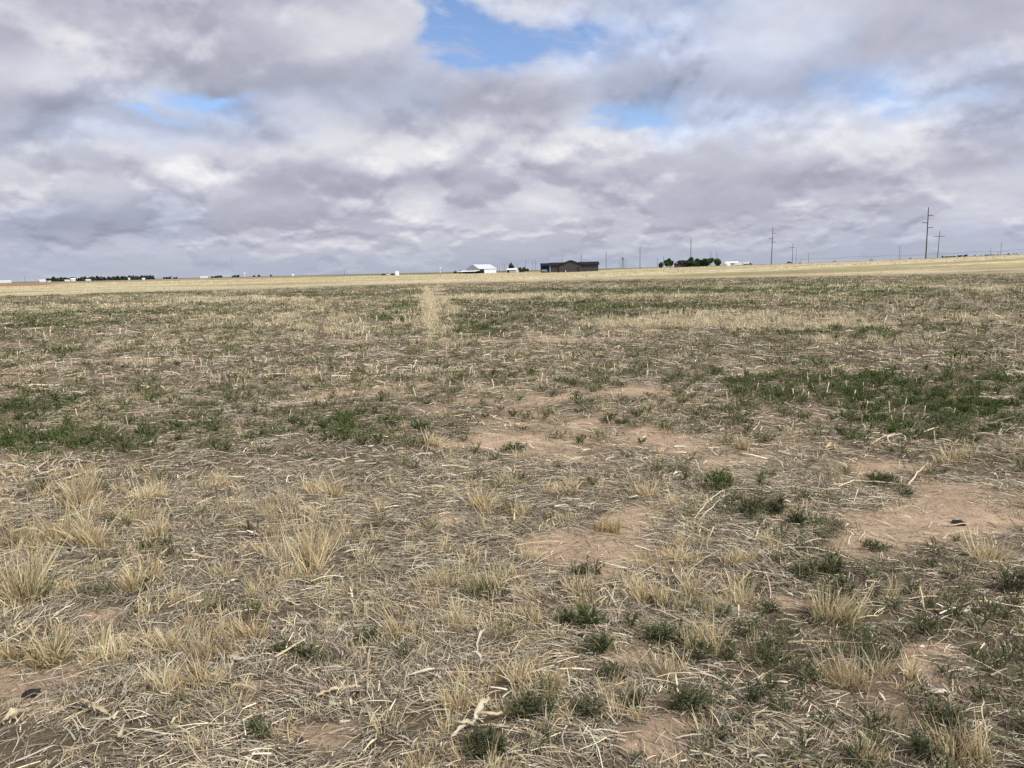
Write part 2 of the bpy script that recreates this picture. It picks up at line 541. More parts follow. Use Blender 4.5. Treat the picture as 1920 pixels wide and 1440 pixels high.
def litter():
    bag = Bag()
    for r0, r1, dens, wf, lf, K, ang in ((0.9, 3.5, 10500, 0.85, 0.68, 3, 60), (3.5, 6.5, 7400, 1.05, 0.76, 3, 46), (6.5, 12, 1900, 1.7, 1.1, 2, 42), (12, 24, 520, 2.7, 1.4, 2, 39), (24, 48, 120, 4.5, 1.8, 1, 38), (48, 95, 22, 8.0, 2.4, 1, 37)):
        x, y = scatter(r0, r1, dens, ang)
        bare, green, dry = growth(x, y)
        clump = fbm(x / 0.35, y / 0.35, 121, 3)
        p = np.clip(1.15 - bare * 1.2, 0.15, 1) * np.clip(0.35 + 1.7 * (clump - 0.3), 0.22, 1) * np.clip(1.15 - 0.65 * green, np.where(np.hypot(x, y) < 6.5, 0.6, 0.1), 1)
        k = RNG.random(len(x)) < p
        x, y = x[k], y[k]; n = len(x)
        tone = 0.72 + 0.42 * fbm(x / 0.5 + 11, y / 0.5, 171, 3)
        L = RNG.gamma(2.2, 0.036, n) * lf + 0.015
        W = RNG.gamma(3.0, 0.0008, n) * wf + 0.0006
        sw = fbm(x / 0.6, y / 0.6, 131, 2) * 6.0
        head = np.where(RNG.random(n) < 0.55, sw + RNG.normal(0, 0.6, n), RNG.uniform(0, 6.283, n))
        pitch = np.abs(RNG.normal(0.0, 0.16, n)) + 0.02
        curl = -pitch * RNG.uniform(1.0, 2.6, n) + RNG.normal(0, 0.15, n)
        z = terrain(x, y) + RNG.exponential(0.007, n)
        c = pick(STRAW, n, 0.22) * tone[:, None]
        ribbons(bag, np.stack([x, y, z], 1), head, pitch, curl, L, W, K, c, c * 0.95, RNG.uniform(-0.9, 0.9, n), RNG.normal(0, 0.3, n), 0.35, 0.04)
    o = link_mesh('straw_litter', bag.mesh('straw_litter'), M['litter'])
    tag(o, 'greyish straw litter lying flat over the soil', 'straw', None, 'stuff')


def tuft_blades(bag, x, y, n_each, hgt, rad, wid, K, orange=0.5, lean=0.0, pal=TUFT):
    """many tufts at once: x,y centres; hgt, rad per tuft"""
    m = len(x)
    if m == 0: return
    idx = np.repeat(np.arange(m), n_each)
    n = len(idx)
    rr = np.sqrt(RNG.random(n)) * rad[idx]; ta = RNG.uniform(0, 6.283, n)
    bx = x[idx] + rr * np.cos(ta); by = y[idx] + rr * np.sin(ta)
    z = terrain(bx, by) - 0.004
    out_ = rr / np.maximum(rad[idx], 1e-4)
    ld = RNG.uniform(0, 6.283, m)[idx]
    head = ta + RNG.normal(0, 0.7, n)
    head = np.where(RNG.random(n) < RNG.uniform(0.05, 0.7, m)[idx], ld + RNG.normal(0, 0.3, n), head)
    pitch = 1.5 - out_ * RNG.uniform(0.0, 0.65, n) - np.abs(RNG.normal(0, 0.17, n))
    L = hgt[idx] * RNG.uniform(0.22, 1.15, n)
    L *= np.where(RNG.random(n) < RNG.uniform(0.1, 0.6, m)[idx], RNG.uniform(0.3, 0.7, n), 1.0)
    curl = -RNG.uniform(-0.05, 0.38, n) - (RNG.random(n) < 0.15) * RNG.uniform(0.4, 1.8, n)
    tone = np.clip(RNG.normal(1, 0.16, m), 0.6, 1.3)[idx][:, None]
    c1 = np.clip(pick(pal, n, 0.14) * tone * 1.08, 0, 0.9)
    of = np.clip(orange * RNG.random(m)[idx] + 0.15, 0, 0.9)[:, None]
    c0 = c1 * (1 - of) + ORNG * of
    ribbons(bag, np.stack([bx, by, z], 1), head, pitch, curl, L, wid * RNG.uniform(0.7, 1.3, n), K, c0, c1, RNG.uniform(-1.5, 1.5, n), RNG.normal(0, 0.35, n), 0.75, 0.03)


def weed_leaves(bag, x, y, n_each, hgt, rad, wid, K, pal=WEED):
    """low feathery plants: sprays of short leaves along a few stems"""
    m = len(x)
    if m == 0: return
    idx = np.repeat(np.arange(m), n_each); n = len(idx)
    st = RNG.integers(0, 7, n)
    sa = (st * 0.9 + (idx * 2.399)) % 6.283 + RNG.normal(0, 0.12, n)
    sp = RNG.uniform(0.35, 1.35, 7 * m)[idx * 7 + st]
    t = RNG.uniform(0.1, 1, n) ** 0.8
    ln = hgt[idx] * RNG.uniform(0.6, 1.15, n)
    hx = rad[idx] * np.cos(sp) * t
    bx = x[idx] + hx * np.cos(sa); by = y[idx] + hx * np.sin(sa)
    z = terrain(x, y)[idx] + hgt[idx] * 0.9 * t * np.sin(sp)
    head = sa + RNG.normal(0, 1.1, n)
    pitch = RNG.uniform(0.1, 1.3, n)
    tone = RNG.normal(1, 0.14, m)[idx][:, None]
    c = pick(pal, n, 0.2) * tone
    ribbons(bag, np.stack([bx, by, z], 1), head, pitch, RNG.uniform(-0.9, 0.2, n), ln * RNG.uniform(0.22, 0.55, n), wid * RNG.uniform(0.7, 1.4, n), K, c * 0.85, c * 1.1, RNG.uniform(-1.0, 1.0, n), RNG.normal(0, 0.4, n), 0.7, 0.05)


def dry_grass():
    bag = Bag()
    for r0, r1, dens, nb, hg, rd, wid, K, ang in ((0.9, 3.5, 44, 46, 0.105, 0.05, 0.0034, 3, 60), (3.5, 6.5, 40, 46, 0.115, 0.055, 0.0042, 3, 46), (6.5, 12, 26, 42, 0.125, 0.065, 0.0065, 2, 42),
                                                   (12, 24, 9.0, 32, 0.18, 0.13, 0.011, 2, 39), (24, 48, 3.2, 24, 0.21, 0.24, 0.02, 1, 38), (48, 100, 0.9, 18, 0.25, 0.45, 0.04, 1, 37)):
        x, y = scatter(r0, r1, dens, ang)
        bare, green, dry = growth(x, y)
        p = np.clip(0.08 + 1.0 * dry, 0, 1) * np.clip(1.05 - 1.2 * bare, 0.02, 1) * np.clip(1.1 - 0.6 * green, 0.08, 1)
        k = RNG.random(len(x)) < p
        x, y, dry = x[k], y[k], dry[k]; n = len(x)
        tuft_blades(bag, x, y, nb, hg * RNG.uniform(0.45, 1.2, n) * (0.6 + 0.5 * dry), rd * RNG.uniform(0.5, 1.5, n), wid, K, 0.5 if r1 < 13 else 0.15, pal=TUFT if r1 < 13 else PALEG)
    # the pale dry row running straight away
    n = 1500
    y = RNG.uniform(18, 98, n); lx = RNG.normal(0, 0.13, n)
    keep = RNG.random(n) < (1.0 - 0.85 * sstep(50, 98, y)) * sstep(16, 34, y) * (0.35 + 0.9 * fbm(y / 2.5, lx, 177, 2))
    y = y[keep]; x = -2.05 - (y - 20) * 0.108 + lx[keep]; n = len(x)
    tuft_blades(bag, x, y, 26, 0.20 * RNG.uniform(0.5, 1.2, n), 0.08 * RNG.uniform(0.6, 1.4, n), 0.013, 1, 0.1, pal=PALEG)
    o = link_mesh('dry_grass', bag.mesh('dry_grass'), M['dry'])
    tag(o, 'short straw coloured dry grass scattered all over the field', 'grass', None, 'stuff')
    # tall pale grass belt beyond the stubble
    bag = Bag()
    for r0, r1, dens, nb, hg, wid in ((85, 170, 0.42, 6, 0.30, 0.05), (170, 300, 0.16, 6, 0.42, 0.09), (300, 560, 0.05, 6, 0.5, 0.16)):
        x, y = scatter(r0, r1, dens, 37)
        px = 960 + F * x / y; r = np.hypot(x, y)
        lim = np.where(px < 1150, 560, np.interp(px, [1150, 1446, 1740, 1920], [640, 480, 345, 330]))
        lim = np.where(px < 110, 335, lim)
        nse = fbm(x / 45 + 3, y / 9, 93, 4)
        k = (r < lim) & (RNG.random(len(x)) < np.clip(1.25 - 1.6 * sstep(0.40, 0.64, nse), 0.08, 1) * sstep(88, 150, r))
        for hx, hy, rad in HOLES: k &= ((x - hx) ** 2 + (y - hy) ** 2) > rad * rad
        x, y = x[k], y[k]; n = len(x)
        tuft_blades(bag, x, y, nb, hg * RNG.uniform(0.5, 1.2, n), np.full(n, hg * 1.6), wid, 1, 0.25, pal=[(0.60, 0.525, 0.35), (0.54, 0.46, 0.30), (0.66, 0.585, 0.41), (0.50, 0.42, 0.27), (0.33, 0.31, 0.18)])
    o = link_mesh('tall_pale_grass', bag.mesh('tall_pale_grass'), M['dry'])
    tag(o, 'taller pale yellow grass in a belt before the dark house', 'grass', None, 'stuff')


def green_weeds():
    bag = Bag()
    for r0, r1, dens, nb, hg, rd, wid, K, ang in ((0.9, 3.5, 85, 95, 0.078, 0.055, 0.0042, 2, 60), (3.5, 6.5, 78, 90, 0.085, 0.065, 0.0050, 2, 46), (6.5, 12, 42, 100, 0.095, 0.11, 0.0085, 1, 42),
                                                   (12, 24, 12, 50, 0.12, 0.20, 0.017, 1, 39), (24, 48, 4.2, 34, 0.15, 0.36, 0.034, 1, 38), (48, 100, 1.2, 26, 0.17, 0.7, 0.065, 1, 37)):
        x, y = scatter(r0, r1, dens, ang)
        bare, green, dry = growth(x, y)
        ol = 0.30 * sstep(5.5, 9, np.hypot(x, y)) + 0.06
        p = np.clip(np.maximum(green * 0.95 - 0.02, ol), 0, 1) * np.clip(1.1 - 1.2 * bare, 0.02, 1) * np.clip(1.25 - 0.8 * dry, 0.1, 1)
        isol = RNG.random(len(x)) * 0.9 > green
        k = RNG.random(len(x)) < p
        x, y, green, isol = x[k], y[k], green[k], isol[k]; n = len(x)
        px, py = project(x, y, np.zeros(n))
        gr = ((np.hypot(x, y) > 6.2) & (RNG.random(n) < 0.75))
        for sel, pal in ((~gr & ~isol, WEED), (gr & ~isol, GRAS), (isol, OLIVE)):
            s = np.where(sel)[0]
            weed_leaves(bag, x[s], y[s], nb, hg * RNG.uniform(0.4, 1.3, len(s)), rd * RNG.uniform(0.6, 1.7, len(s)), wid, K, pal)
        k2 = RNG.random(n) < 0.8
        xs = x[k2] + RNG.normal(0, rd, k2.sum()); ys = y[k2] + RNG.normal(0, rd, k2.sum())
        m2 = len(xs)
        tuft_blades(bag, xs, ys, max(8, nb // 5), hg * 1.15 * RNG.uniform(0.5, 1.3, m2), rd * 1.5 * RNG.uniform(0.6, 1.5, m2), wid * 0.8, K, 0.0, pal=SHOOT)
    o = link_mesh('green_weeds', bag.mesh('green_weeds'), M['green'])
    tag(o, 'low dark green weeds growing in patches between the stubble', 'weeds', None, 'stuff')


def stubble():
    bag = Bag()
    # upright cut stalks
    for r0, r1, dens, hg, rad, ang in ((3.5, 9, 3.0, 0.13, 0.0040, 46), (9, 18, 6.0, 0.15, 0.0065, 40), (18, 40, 2.0, 0.18, 0.011, 38), (40, 80, 0.2, 0.26, 0.018, 37)):
        x, y = scatter(r0, r1, dens, ang)
        n = len(x)
        cl = fbm(x / 2.0, y / 2.0, 141, 3)
        k = RNG.random(n) < np.clip((cl - 0.35) * 2.6, 0.05, 1)
        x, y = x[k], y[k]; n = len(x)
        c = pick(STALK, n, 0.12)
        tubes(bag, np.stack([x, y, terrain(x, y) - 0.01], 1), RNG.uniform(0, 6.28, n), 1.5 - np.abs(RNG.normal(0, 0.22, n)), RNG.normal(0, 0.12, n), hg * RNG.uniform(0.35, 1.15, n), rad * RNG.uniform(0.6, 1.3, n), 2, c, c, sides=4, taper=0.15)
    # broken stalks lying about
    for r0, r1, dens, lg, rad, ang in ((1.2, 6, 8, 0.15, 0.0024, 50), (6, 12, 13, 0.22, 0.0044, 42), (12, 25, 6.0, 0.30, 0.0085, 39), (25, 50, 1.0, 0.40, 0.014, 38)):
        x, y = scatter(r0, r1, dens, ang)
        n = len(x)
        cl = fbm(x / 1.4 + 7, y / 1.4, 151, 3)
        k = RNG.random(n) < np.clip((cl - 0.32) * 3.0, 0.05, 1)
        x, y = x[k], y[k]; n = len(x)
        c = pick(STALK, n, 0.16)
        L = lg * RNG.uniform(0.3, 1.3, n)
        pt = np.abs(RNG.normal(0, 0.07, n))
        tubes(bag, np.stack([x, y, terrain(x, y) + 0.006 + rad], 1), RNG.uniform(0, 6.28, n), pt, -2 * pt, L, rad * RNG.uniform(0.6, 1.4, n), 3, c, c, RNG.normal(0, 0.5, n), 5, 0.3, 0.10)
    o = link_mesh('broken_stalks', bag.mesh('broken_stalks', True), M['stalk'])
    tag(o, 'pale broken crop stalks lying and standing between the weeds', 'stubble', None, 'stuff')
    bag = Bag()
    for r0, r1, dens, lg, wd, ang in ((1.2, 5.5, 70, 0.06, 0.009, 50), (5.5, 10, 30, 0.10, 0.014, 42), (10, 20, 9, 0.15, 0.022, 40)):
        x, y = scatter(r0, r1, dens, ang)
        n = len(x)
        cl = fbm(x / 0.7 + 3, y / 0.7, 161, 3)
        k = RNG.random(n) < np.clip((cl - 0.4) * 3.5, 0.04, 1)
        x, y = x[k], y[k]; n = len(x)
        c = pick([(0.60, 0.52, 0.37), (0.52, 0.43, 0.28), (0.66, 0.60, 0.48), (0.45, 0.34, 0.19), (0.50, 0.46, 0.38)], n, 0.14)
        pt = RNG.uniform(0.05, 0.7, n)
        ribbons(bag, np.stack([x, y, terrain(x, y) + 0.008], 1), RNG.uniform(0, 6.28, n), pt, -pt * RNG.uniform(1.2, 3.0, n), lg * RNG.uniform(0.4, 1.5, n), wd * RNG.uniform(0.4, 1.3, n), 5, c, c * 0.97, RNG.uniform(-0.6, 0.6, n), RNG.normal(0, 1.0, n), 0.6, 0.12, RNG.normal(0, 1.3, n), belly=1)
    o = link_mesh('leaf_scraps', bag.mesh('leaf_scraps', True), M['husk'])
    tag(o, 'curled cream leaf scraps strewn over the stubble', 'leaf scraps', None, 'stuff')
    # grit on the bare soil
    V = []; Q = []
    x, y = scatter(1.2, 9, 70, 46)
    bare, g, d = growth(x, y)
    k = RNG.random(len(x)) < np.clip(bare, 0.05, 1); x, y = x[k], y[k]
    z = terrain(x, y); n = len(x)
    s = np.where(RNG.random(n) < 0.8, RNG.exponential(0.0032, n) + 0.0018, RNG.exponential(0.005, n) + 0.004)
    s = np.minimum(s, 0.014)
    oc = np.array([(1, 0, 0), (0, 1, 0), (-1, 0, 0), (0, -1, 0), (0, 0, 0.8), (0, 0, -0.4)], float)
    vv = oc[None] * s[:, None, None] * RNG.uniform(0.6, 1.3, (n, 6, 1)) + np.stack([x, y, z + s * 0.2], 1)[:, None]
    tri = np.array([(0, 1, 4), (1, 2, 4), (2, 3, 4), (3, 0, 4)])
    q = tri[None] + (np.arange(n) * 6)[:, None, None]
    cc = pick([(0.30, 0.20, 0.13), (0.38, 0.27, 0.18), (0.24, 0.155, 0.10), (0.55, 0.47, 0.38), (0.08, 0.055, 0.04)], n, 0.15)
    me = np_mesh('grit', vv.reshape(-1, 3), q.reshape(-1, 3), np.repeat(cc, 6, 0))
    tag(link_mesh('grit', me, M['stalk']), 'fine grit and crumbs on the bare soil', 'grit', None, 'stuff')
HOLES = []
for hx_, hd_, hr_ in ((1073, 428, 20), (903, 600, 18), (962, 600, 8), (744, 520, 4)):
    _x, _y, _z = at(hx_, hd_); HOLES.append((_x, _y, hr_))

litter()
dry_grass()
green_weeds()
stubble()


# ------------------------------------------------------------------ single plants and pieces one can point to
def own(bag, name, mat, org, label, cat, group, smooth=False):
    for v in bag.V: v -= np.array(org)
    o = link_mesh(name, bag.mesh(name, smooth), mat, None, org)
    return tag(o, label, cat, group)


def scale_at(p):
    return math.sqrt(p[0] ** 2 + p[1] ** 2 + (CAM_H - p[2]) ** 2) / F


TUFTS = [
 (150, 945, 100, 62, .5, 0, 'fan shaped straw tuft just below the dark green weed strip at the left'),
 (80, 1020, 130, 75, .3, 0, 'wide pale grass tussock at the left edge, largest of its patch'),
 (180, 1015, 90, 70, .4, 0, 'shaggy straw tussock right of the widest pale one at the left'),
 (40, 1130, 95, 110, .3, .15, 'tall greying tussock cut by the left edge with long stray stalks'),
 (245, 1100, 70, 62, .8, 0, 'brownish upright tuft behind a curved dark and cream stalk'),
 (300, 1005, 34, 50, .3, 0, 'narrow upright straw tuft among litter left of the charred stubs'),
 (303, 930, 70, 40, .3, 0, 'small pale tuft by a little bare patch in the left middle'),
 (402, 912, 40, 18, 1, 0, 'tiny orange based tuft right of the small bare patch'),
 (608, 930, 72, 38, .9, 0, 'lone orange based tuft in the middle left litter'),
 (580, 1060, 110, 95, .2, 0, 'large grey straw tussock leaning right below the single charred clod'),
 (905, 955, 70, 55, .5, 0, 'left of two straw tufts above the large bare patch'),
 (968, 965, 60, 42, .4, 0, 'right and lower of two straw tufts above the large bare patch'),
 (1065, 925, 66, 32, .5, 0, 'low yellow tuft on thin litter above the centre bare patches'),
 (1216, 930, 58, 42, .8, 0, 'upright straw tuft beside the pile of leaning pale stalks'),
 (1142, 995, 60, 40, .9, 0, 'rusty based sparse tuft at the upper rim of the large bare patch'),
 (85, 1240, 110, 62, .7, .2, 'broad golden tussock above the bare patch in the lower left corner'),
 (195, 1235, 120, 66, .5, 0, 'wide brown straw tussock between two golden ones at lower left'),
 (295, 1212, 66, 55, .3, 0, 'small upright tuft right of the wide brown tussock'),
 (370, 1240, 75, 82, .4, 0, 'tall spiky tuft over curled cream leaves at lower left'),
 (400, 1285, 60, 60, .6, 0, 'golden tuft directly below the tall spiky tuft at lower left'),
 (330, 1290, 60, 60, .3, 0, 'thin sparse tuft left of the golden one at lower left'),
 (455, 1200, 80, 55, .9, 0, 'orange tinged tuft in dense straw left of the lower middle'),
 (815, 1100, 75, 50, .5, 0, 'yellow straw tuft left of the green based one below the large bare patch'),
 (905, 1112, 80, 62, .1, .6, 'fan tuft with green base under straw tips below the large bare patch'),
 (745, 1195, 60, 60, .5, .1, 'upright tan tuft left of the curled white husk ring'),
 (860, 1175, 90, 45, .3, 0, 'low pale tuft above the curled white husk ring'),
 (995, 1165, 55, 40, .3, 0, 'small spread tuft left of the dark green weed pair'),
 (935, 1275, 75, 62, .5, 0, 'spiky straw tuft above the heap of white husks'),
 (1040, 1283, 60, 50, .8, 0, 'orange based spiky tuft by a long yellow stalk at lower middle'),
 (848, 1325, 85, 52, .7, .1, 'straggling golden tuft left of the heap of white husks'),
 (805, 1438, 85, 55, 1, 0, 'orange tuft with a pale leaf loop at the bottom edge'),
 (1232, 1130, 60, 50, .8, .25, 'bright yellow tuft growing out of a dark green weed right of centre'),
 (1275, 1050, 62, 38, .8, 0, 'glowing yellow tuft at the right end of the large bare patch'),
 (1392, 1055, 70, 42, .7, 0, 'pale yellow tuft amid broken leaves between two bare patches'),
 (1388, 1130, 80, 55, .2, 0, 'loose whitish tuft on a thin strip of bare soil'),
 (1545, 1160, 130, 70, .5, .15, 'biggest tussock on the right, pale tips over green and golden base'),
 (1320, 1215, 70, 68, .1, .1, 'grey upright sparse tuft left of the biggest right tussock'),
 (1580, 1285, 100, 70, .4, 0, 'tan tussock below the long straight horizontal stalk'),
 (1690, 1270, 55, 50, .3, 0, 'thin tuft of few long blades on greenish ground at lower right'),
 (1800, 1425, 110, 70, 1, 0, 'orange golden tussock near the lower right corner'),
 (1640, 1425, 60, 48, .6, .1, 'small yellow tuft left of the orange corner tussock'),
 (1235, 1270, 65, 62, .2, 0, 'lopsided tuft of long pale blades beside dark weeds'),
 (1835, 1050, 85, 42, .4, 0, 'spread pale tuft near the right edge below the black clod'),
 (1800, 860, 60, 34, .4, 0, 'straw tuft among dense stalks at the right edge'),
 (1400, 840, 52, 28, .3, 0, 'small straw tuft left of the dark brown stalk heap'),
 (815, 835, 50, 34, .6, 0, 'yellow upright tuft in the middle distance above the bare centre'),
 (1200, 1035, 0, 0, 0, 0, None),
]
for px, py, w, h, org_, grn, label in TUFTS:
    if not label: continue
    p = ground_at(px, py); s = scale_at(p)
    bag = Bag(); rad = w * s * 0.36; hg = h * s * 0.98
    nb = int(70 + w * 1.3)
    wid = max(0.0034, 1.7 * s)
    x1 = np.array([p[0]]); y1 = np.array([p[1]])
    # a few crowns close together make an uneven tussock
    k = 5 if w > 85 else 4 if w > 60 else 3
    cx = p[0] + RNG.normal(0, rad * 0.62, k); cy = p[1] + RNG.normal(0, rad * 0.4, k)
    tuft_blades(bag, cx, cy, nb // k + 16, hg * RNG.uniform(0.55, 1.15, k), rad * RNG.uniform(0.3, 0.65, k), wid, 4, org_ * 1.2)
    if grn > 0:
        tuft_blades(bag, cx, cy, int(nb * grn), hg * 0.55 * np.ones(k), np.full(k, rad * 0.8), wid, 3, 0.0, pal=[(0.12, 0.14, 0.06), (0.09, 0.12, 0.05)])
    own(bag, 'grass_tuft', M['dry'], p, label, 'grass tuft', 'dry grass tufts standing in the near stubble')

WEEDS = [
 (1100, 1078, 80, 32, 'straggling dark weed on the bare patch right of centre'),
 (1068, 1172, 60, 40, 'left of two dark green weeds side by side below the bare patch'),
 (1112, 1172, 52, 46, 'right and greener of two weeds side by side below the bare patch'),
 (1125, 1225, 72, 46, 'bushy weed with a curled stalk at its right foot'),
 (1138, 1272, 52, 36, 'round dark weed standing on bare soil below the bushy one'),
 (1192, 1325, 54, 36, 'small dark weed left of the bare soil at lower right of centre'),
 (1285, 1335, 66, 60, 'upright blackish weed on the right rim of the bare soil at the bottom'),
 (1230, 1205, 70, 50, 'dark weed with white stalks poking out beneath the bright yellow tuft'),
 (1175, 1180, 44, 40, 'slim weed left of the white stalked one'),
 (915, 1425, 120, 76, 'large dark green weed at the bottom edge below the white husks'),
 (1000, 1350, 110, 50, 'spreading grey green weed right of the white husk heap'),
 (1190, 1428, 36, 28, 'tiny weed on bare soil at the bottom edge'),
 (1110, 1340, 70, 40, 'faint grey weed in the litter below the small dark one'),
 (690, 1205, 46, 40, 'dark weed under a white stalk in the lower middle left'),
 (575, 1228, 52, 34, 'dark green rosette right of a long pale leaf at lower left'),
 (530, 1222, 50, 30, 'flat dark weed left of the rosette at lower left'),
 (285, 1032, 36, 30, 'small blue green weed in straw at middle left'),
 (862, 1078, 30, 28, 'small blue green weed left of the green based fan tuft'),
 (480, 1375, 56, 40, 'dim weed between straw stalks near the bottom left'),
 (1440, 965, 130, 52, 'broad dark green weed bed beside the leaning stalk pile'),
 (1345, 915, 80, 45, 'bushy green weed behind the leaning stalk pile'),
 (1500, 985, 60, 40, 'green weed at the right end of the broad weed bed'),
 (1650, 908, 90, 30, 'low weed mound behind a long white stalk at right'),
 (1540, 1082, 150, 40, 'long low dark weed mat under the right bare patch'),
 (1640, 1030, 60, 26, 'small grey weed island on the right bare patch'),
 (1210, 832, 36, 18, 'little dark weed alone in the bare middle distance'),
 (965, 845, 60, 26, 'dark weed clump left in the bare middle distance'),
 (1145, 792, 40, 18, 'farthest little weed in the bare middle distance'),
 (1700, 930, 40, 26, 'round weed at the end of the long white stalk'),
 (1915, 1110, 70, 50, 'dark weed cut by the right edge'),
]
for px, py, w, h, label in WEEDS:
    p = ground_at(px, py); s = scale_at(p)
    bag = Bag(); k = 1 if w < 45 else max(3, int(w / 18))
    cx = p[0] + RNG.uniform(-0.5, 0.5, k) * w * s * 0.5; cy = p[1] + RNG.uniform(-0.15, 0.5, k) * w * s * 0.25
    pal = GRAS if 'greener' in label or 'green weed' in label and 'bushy' in label else WEED
    weed_leaves(bag, cx, cy, 130, h * s * RNG.uniform(0.4, 0.85, k), np.full(k, (max(w / k * 0.9, 24) if k > 1 else w * 0.38) * s) * RNG.uniform(0.75, 1.4, k), max(0.0036, 1.6 * s), 2, pal)
    if w >= 45: tuft_blades(bag, cx, cy, 14, h * s * RNG.uniform(0.4, 0.8, k), np.full(k, 16 * s), max(0.003, 1.3 * s), 2, 0.0, pal=SHOOT)
    own(bag, 'green_weed', M['green'], p, label, 'weed', 'dark green weeds among the near stubble')


def leaf_piece(pts_px, wpx, col, label, name='dry_leaf', cat='dry leaf', group='pale dry leaves lying on the stubble', lift=0.02, tube=False):
    """a curved leaf or stalk whose run on the ground follows a few pixels"""
    P = [ground_at(a, b) for a, b in pts_px]
    s = scale_at(P[0]); n = len(P); K = (n - 1) * 5
    ctrl = np.array(P)
    tt = np.linspace(0, n - 1, K + 1)
    pts = np.zeros((K + 1, 3))
    for i, t in enumerate(tt):                        # Catmull-Rom
        k = min(int(t), n - 2); u = t - k
        p0 = ctrl[max(k - 1, 0)]; p1 = ctrl[k]; p2 = ctrl[k + 1]; p3 = ctrl[min(k + 2, n - 1)]
        pts[i] = 0.5 * ((2 * p1) + (-p0 + p2) * u + (2 * p0 - 5 * p1 + 4 * p2 - p3) * u * u + (-p0 + 3 * p1 - 3 * p2 + p3) * u ** 3)
    pts[:, 2] = terrain(pts[:, 0], pts[:, 1]) + 0.012 + 0.5 * lift * np.sin(np.linspace(0.2, 2.9, K + 1)) + RNG.normal(0, 0.002, K + 1)
    kk = RNG.normal(0, wpx * s * 0.16, (K + 1, 2)); kk[::2] *= 0.2; pts[:, :2] += kk
    d = np.gradient(pts, axis=0); d /= np.linalg.norm(d, axis=1)[:, None]
    side = np.cross(d, np.array([0, 0, 1.0])); side /= np.maximum(np.linalg.norm(side, axis=1)[:, None], 1e-5)
    nor = np.cross(side, d)
    W = wpx * s * (0.18 if tube else 0.33)
    c = np.array(col)
    bag = Bag()
    if tube:
        S = 6
        V = np.zeros((K + 1, S, 3))
        for j in range(S):
            a = 2 * math.pi * j / S
            r = W * (1 - 0.35 * np.linspace(0, 1, K + 1)) * (1 + 0.12 * (np.arange(K + 1) % 5 == 0))
            V[:, j] = pts + (side * math.cos(a) + nor * math.sin(a)) * r[:, None]
        q = [[k * S + j, k * S + (j + 1) % S, (k + 1) * S + (j + 1) % S, (k + 1) * S + j] for k in range(K) for j in range(S)]
        q += [[k, k + 1, k + 2, k + 3] for k in (0,)] + [[0, 3, 4, 5], [K * S, K * S + 1, K * S + 2, K * S + 3], [K * S, K * S + 3, K * S + 4, K * S + 5]]
        C = np.repeat((c[None] * RNG.uniform(0.88, 1.1, (K + 1, 1)))[:, None], S, 1)
        bag.add(V, np.array(q), C)
    else:
        prof = np.array([-1, -0.4, 0.4, 1.0]); cup = np.array([0.55, 0, 0, 0.55])
        tw = np.cumsum(RNG.normal(0, 0.32, K + 1)) + RNG.uniform(-0.4, 0.4)
        V = np.zeros((K + 1, 4, 3))
        env = (0.06 + 0.94 * np.sin(np.pi * np.linspace(0.04, 0.99, K + 1)) ** 0.7) * RNG.uniform(0.55, 1.15, K + 1)
        for j in range(4):
            a = side * np.cos(tw)[:, None] + nor * np.sin(tw)[:, None]
            bb = -side * np.sin(tw)[:, None] + nor * np.cos(tw)[:, None]
            V[:, j] = pts + (a * prof[j] + bb * cup[j]) * (W * env)[:, None]
        q = [[k * 4 + j, k * 4 + j + 1, (k + 1) * 4 + j + 1, (k + 1) * 4 + j] for k in range(K) for j in range(3)]
        C = np.repeat((c[None] * RNG.uniform(0.85, 1.1, (K + 1, 1)))[:, None], 4, 1) * np.array([0.92, 1.05, 0.98, 0.9])[None, :, None]
        bag.add(V, np.array(q), C)
    return own(bag, name, M['stalk'] if tube else M['husk'], P[0], label, cat, group, True)


CREAM = (0.56, 0.48, 0.32); WHITE = (0.57, 0.505, 0.375); YEL = (0.53, 0.43, 0.25); GREY = (0.50, 0.46, 0.40); TAN = (0.50, 0.39, 0.22); DARK = (0.06, 0.035, 0.022)
leaf_piece([(120, 1332), (155, 1330), (190, 1345), (210, 1352)], 12, YEL, 'yellow curved leaf arching to a folded white tip at lower left', lift=0.05)
leaf_piece([(212, 1330), (213, 1345), (205, 1356), (168, 1352)], 9, WHITE, 'folded white leaf at the end of the yellow curved one')
leaf_piece([(10, 1362), (30, 1352), (58, 1342)], 20, CREAM, 'broad cream leaf on grey litter near the lower left corner', lift=0.04)
leaf_piece([(228, 1378), (225, 1395), (235, 1360)], 12, CREAM, 'short upright cream leaf at the bottom left')
leaf_piece([(378, 1098), (400, 1097), (416, 1098)], 8, WHITE, 'small bright white husk piece above the golden tufts at left')
leaf_piece([(430, 1235), (445, 1245), (465, 1246)], 16, WHITE, 'forked white leaf at the foot of the tall spiky tuft')
leaf_piece([(228, 1280), (234, 1300), (226, 1310)], 13, GREY, 'greyish upright husk strip under the brown tussock')
leaf_piece([(260, 1062), (268, 1085), (282, 1098)], 8, TAN, 'tan curved stalk leaning by the brownish tuft at left', lift=0.06)
leaf_piece([(345, 1041), (375, 1049), (408, 1052)], 8, CREAM, 'thin cream leaf lying left of the grey straw tussock')
leaf_piece([(425, 1310), (440, 1300), (462, 1300), (480, 1312), (460, 1322), (430, 1315)], 9, CREAM, 'cream leaf bent into a ring at lower left', lift=0.05)
leaf_piece([(590, 1318), (615, 1308), (645, 1298)], 12, YEL, 'yellow split leaf left of the bottom bare patch', lift=0.03)
leaf_piece([(640, 1302), (665, 1297), (690, 1299)], 10, CREAM, 'cream leaf strip right of the yellow split leaf')
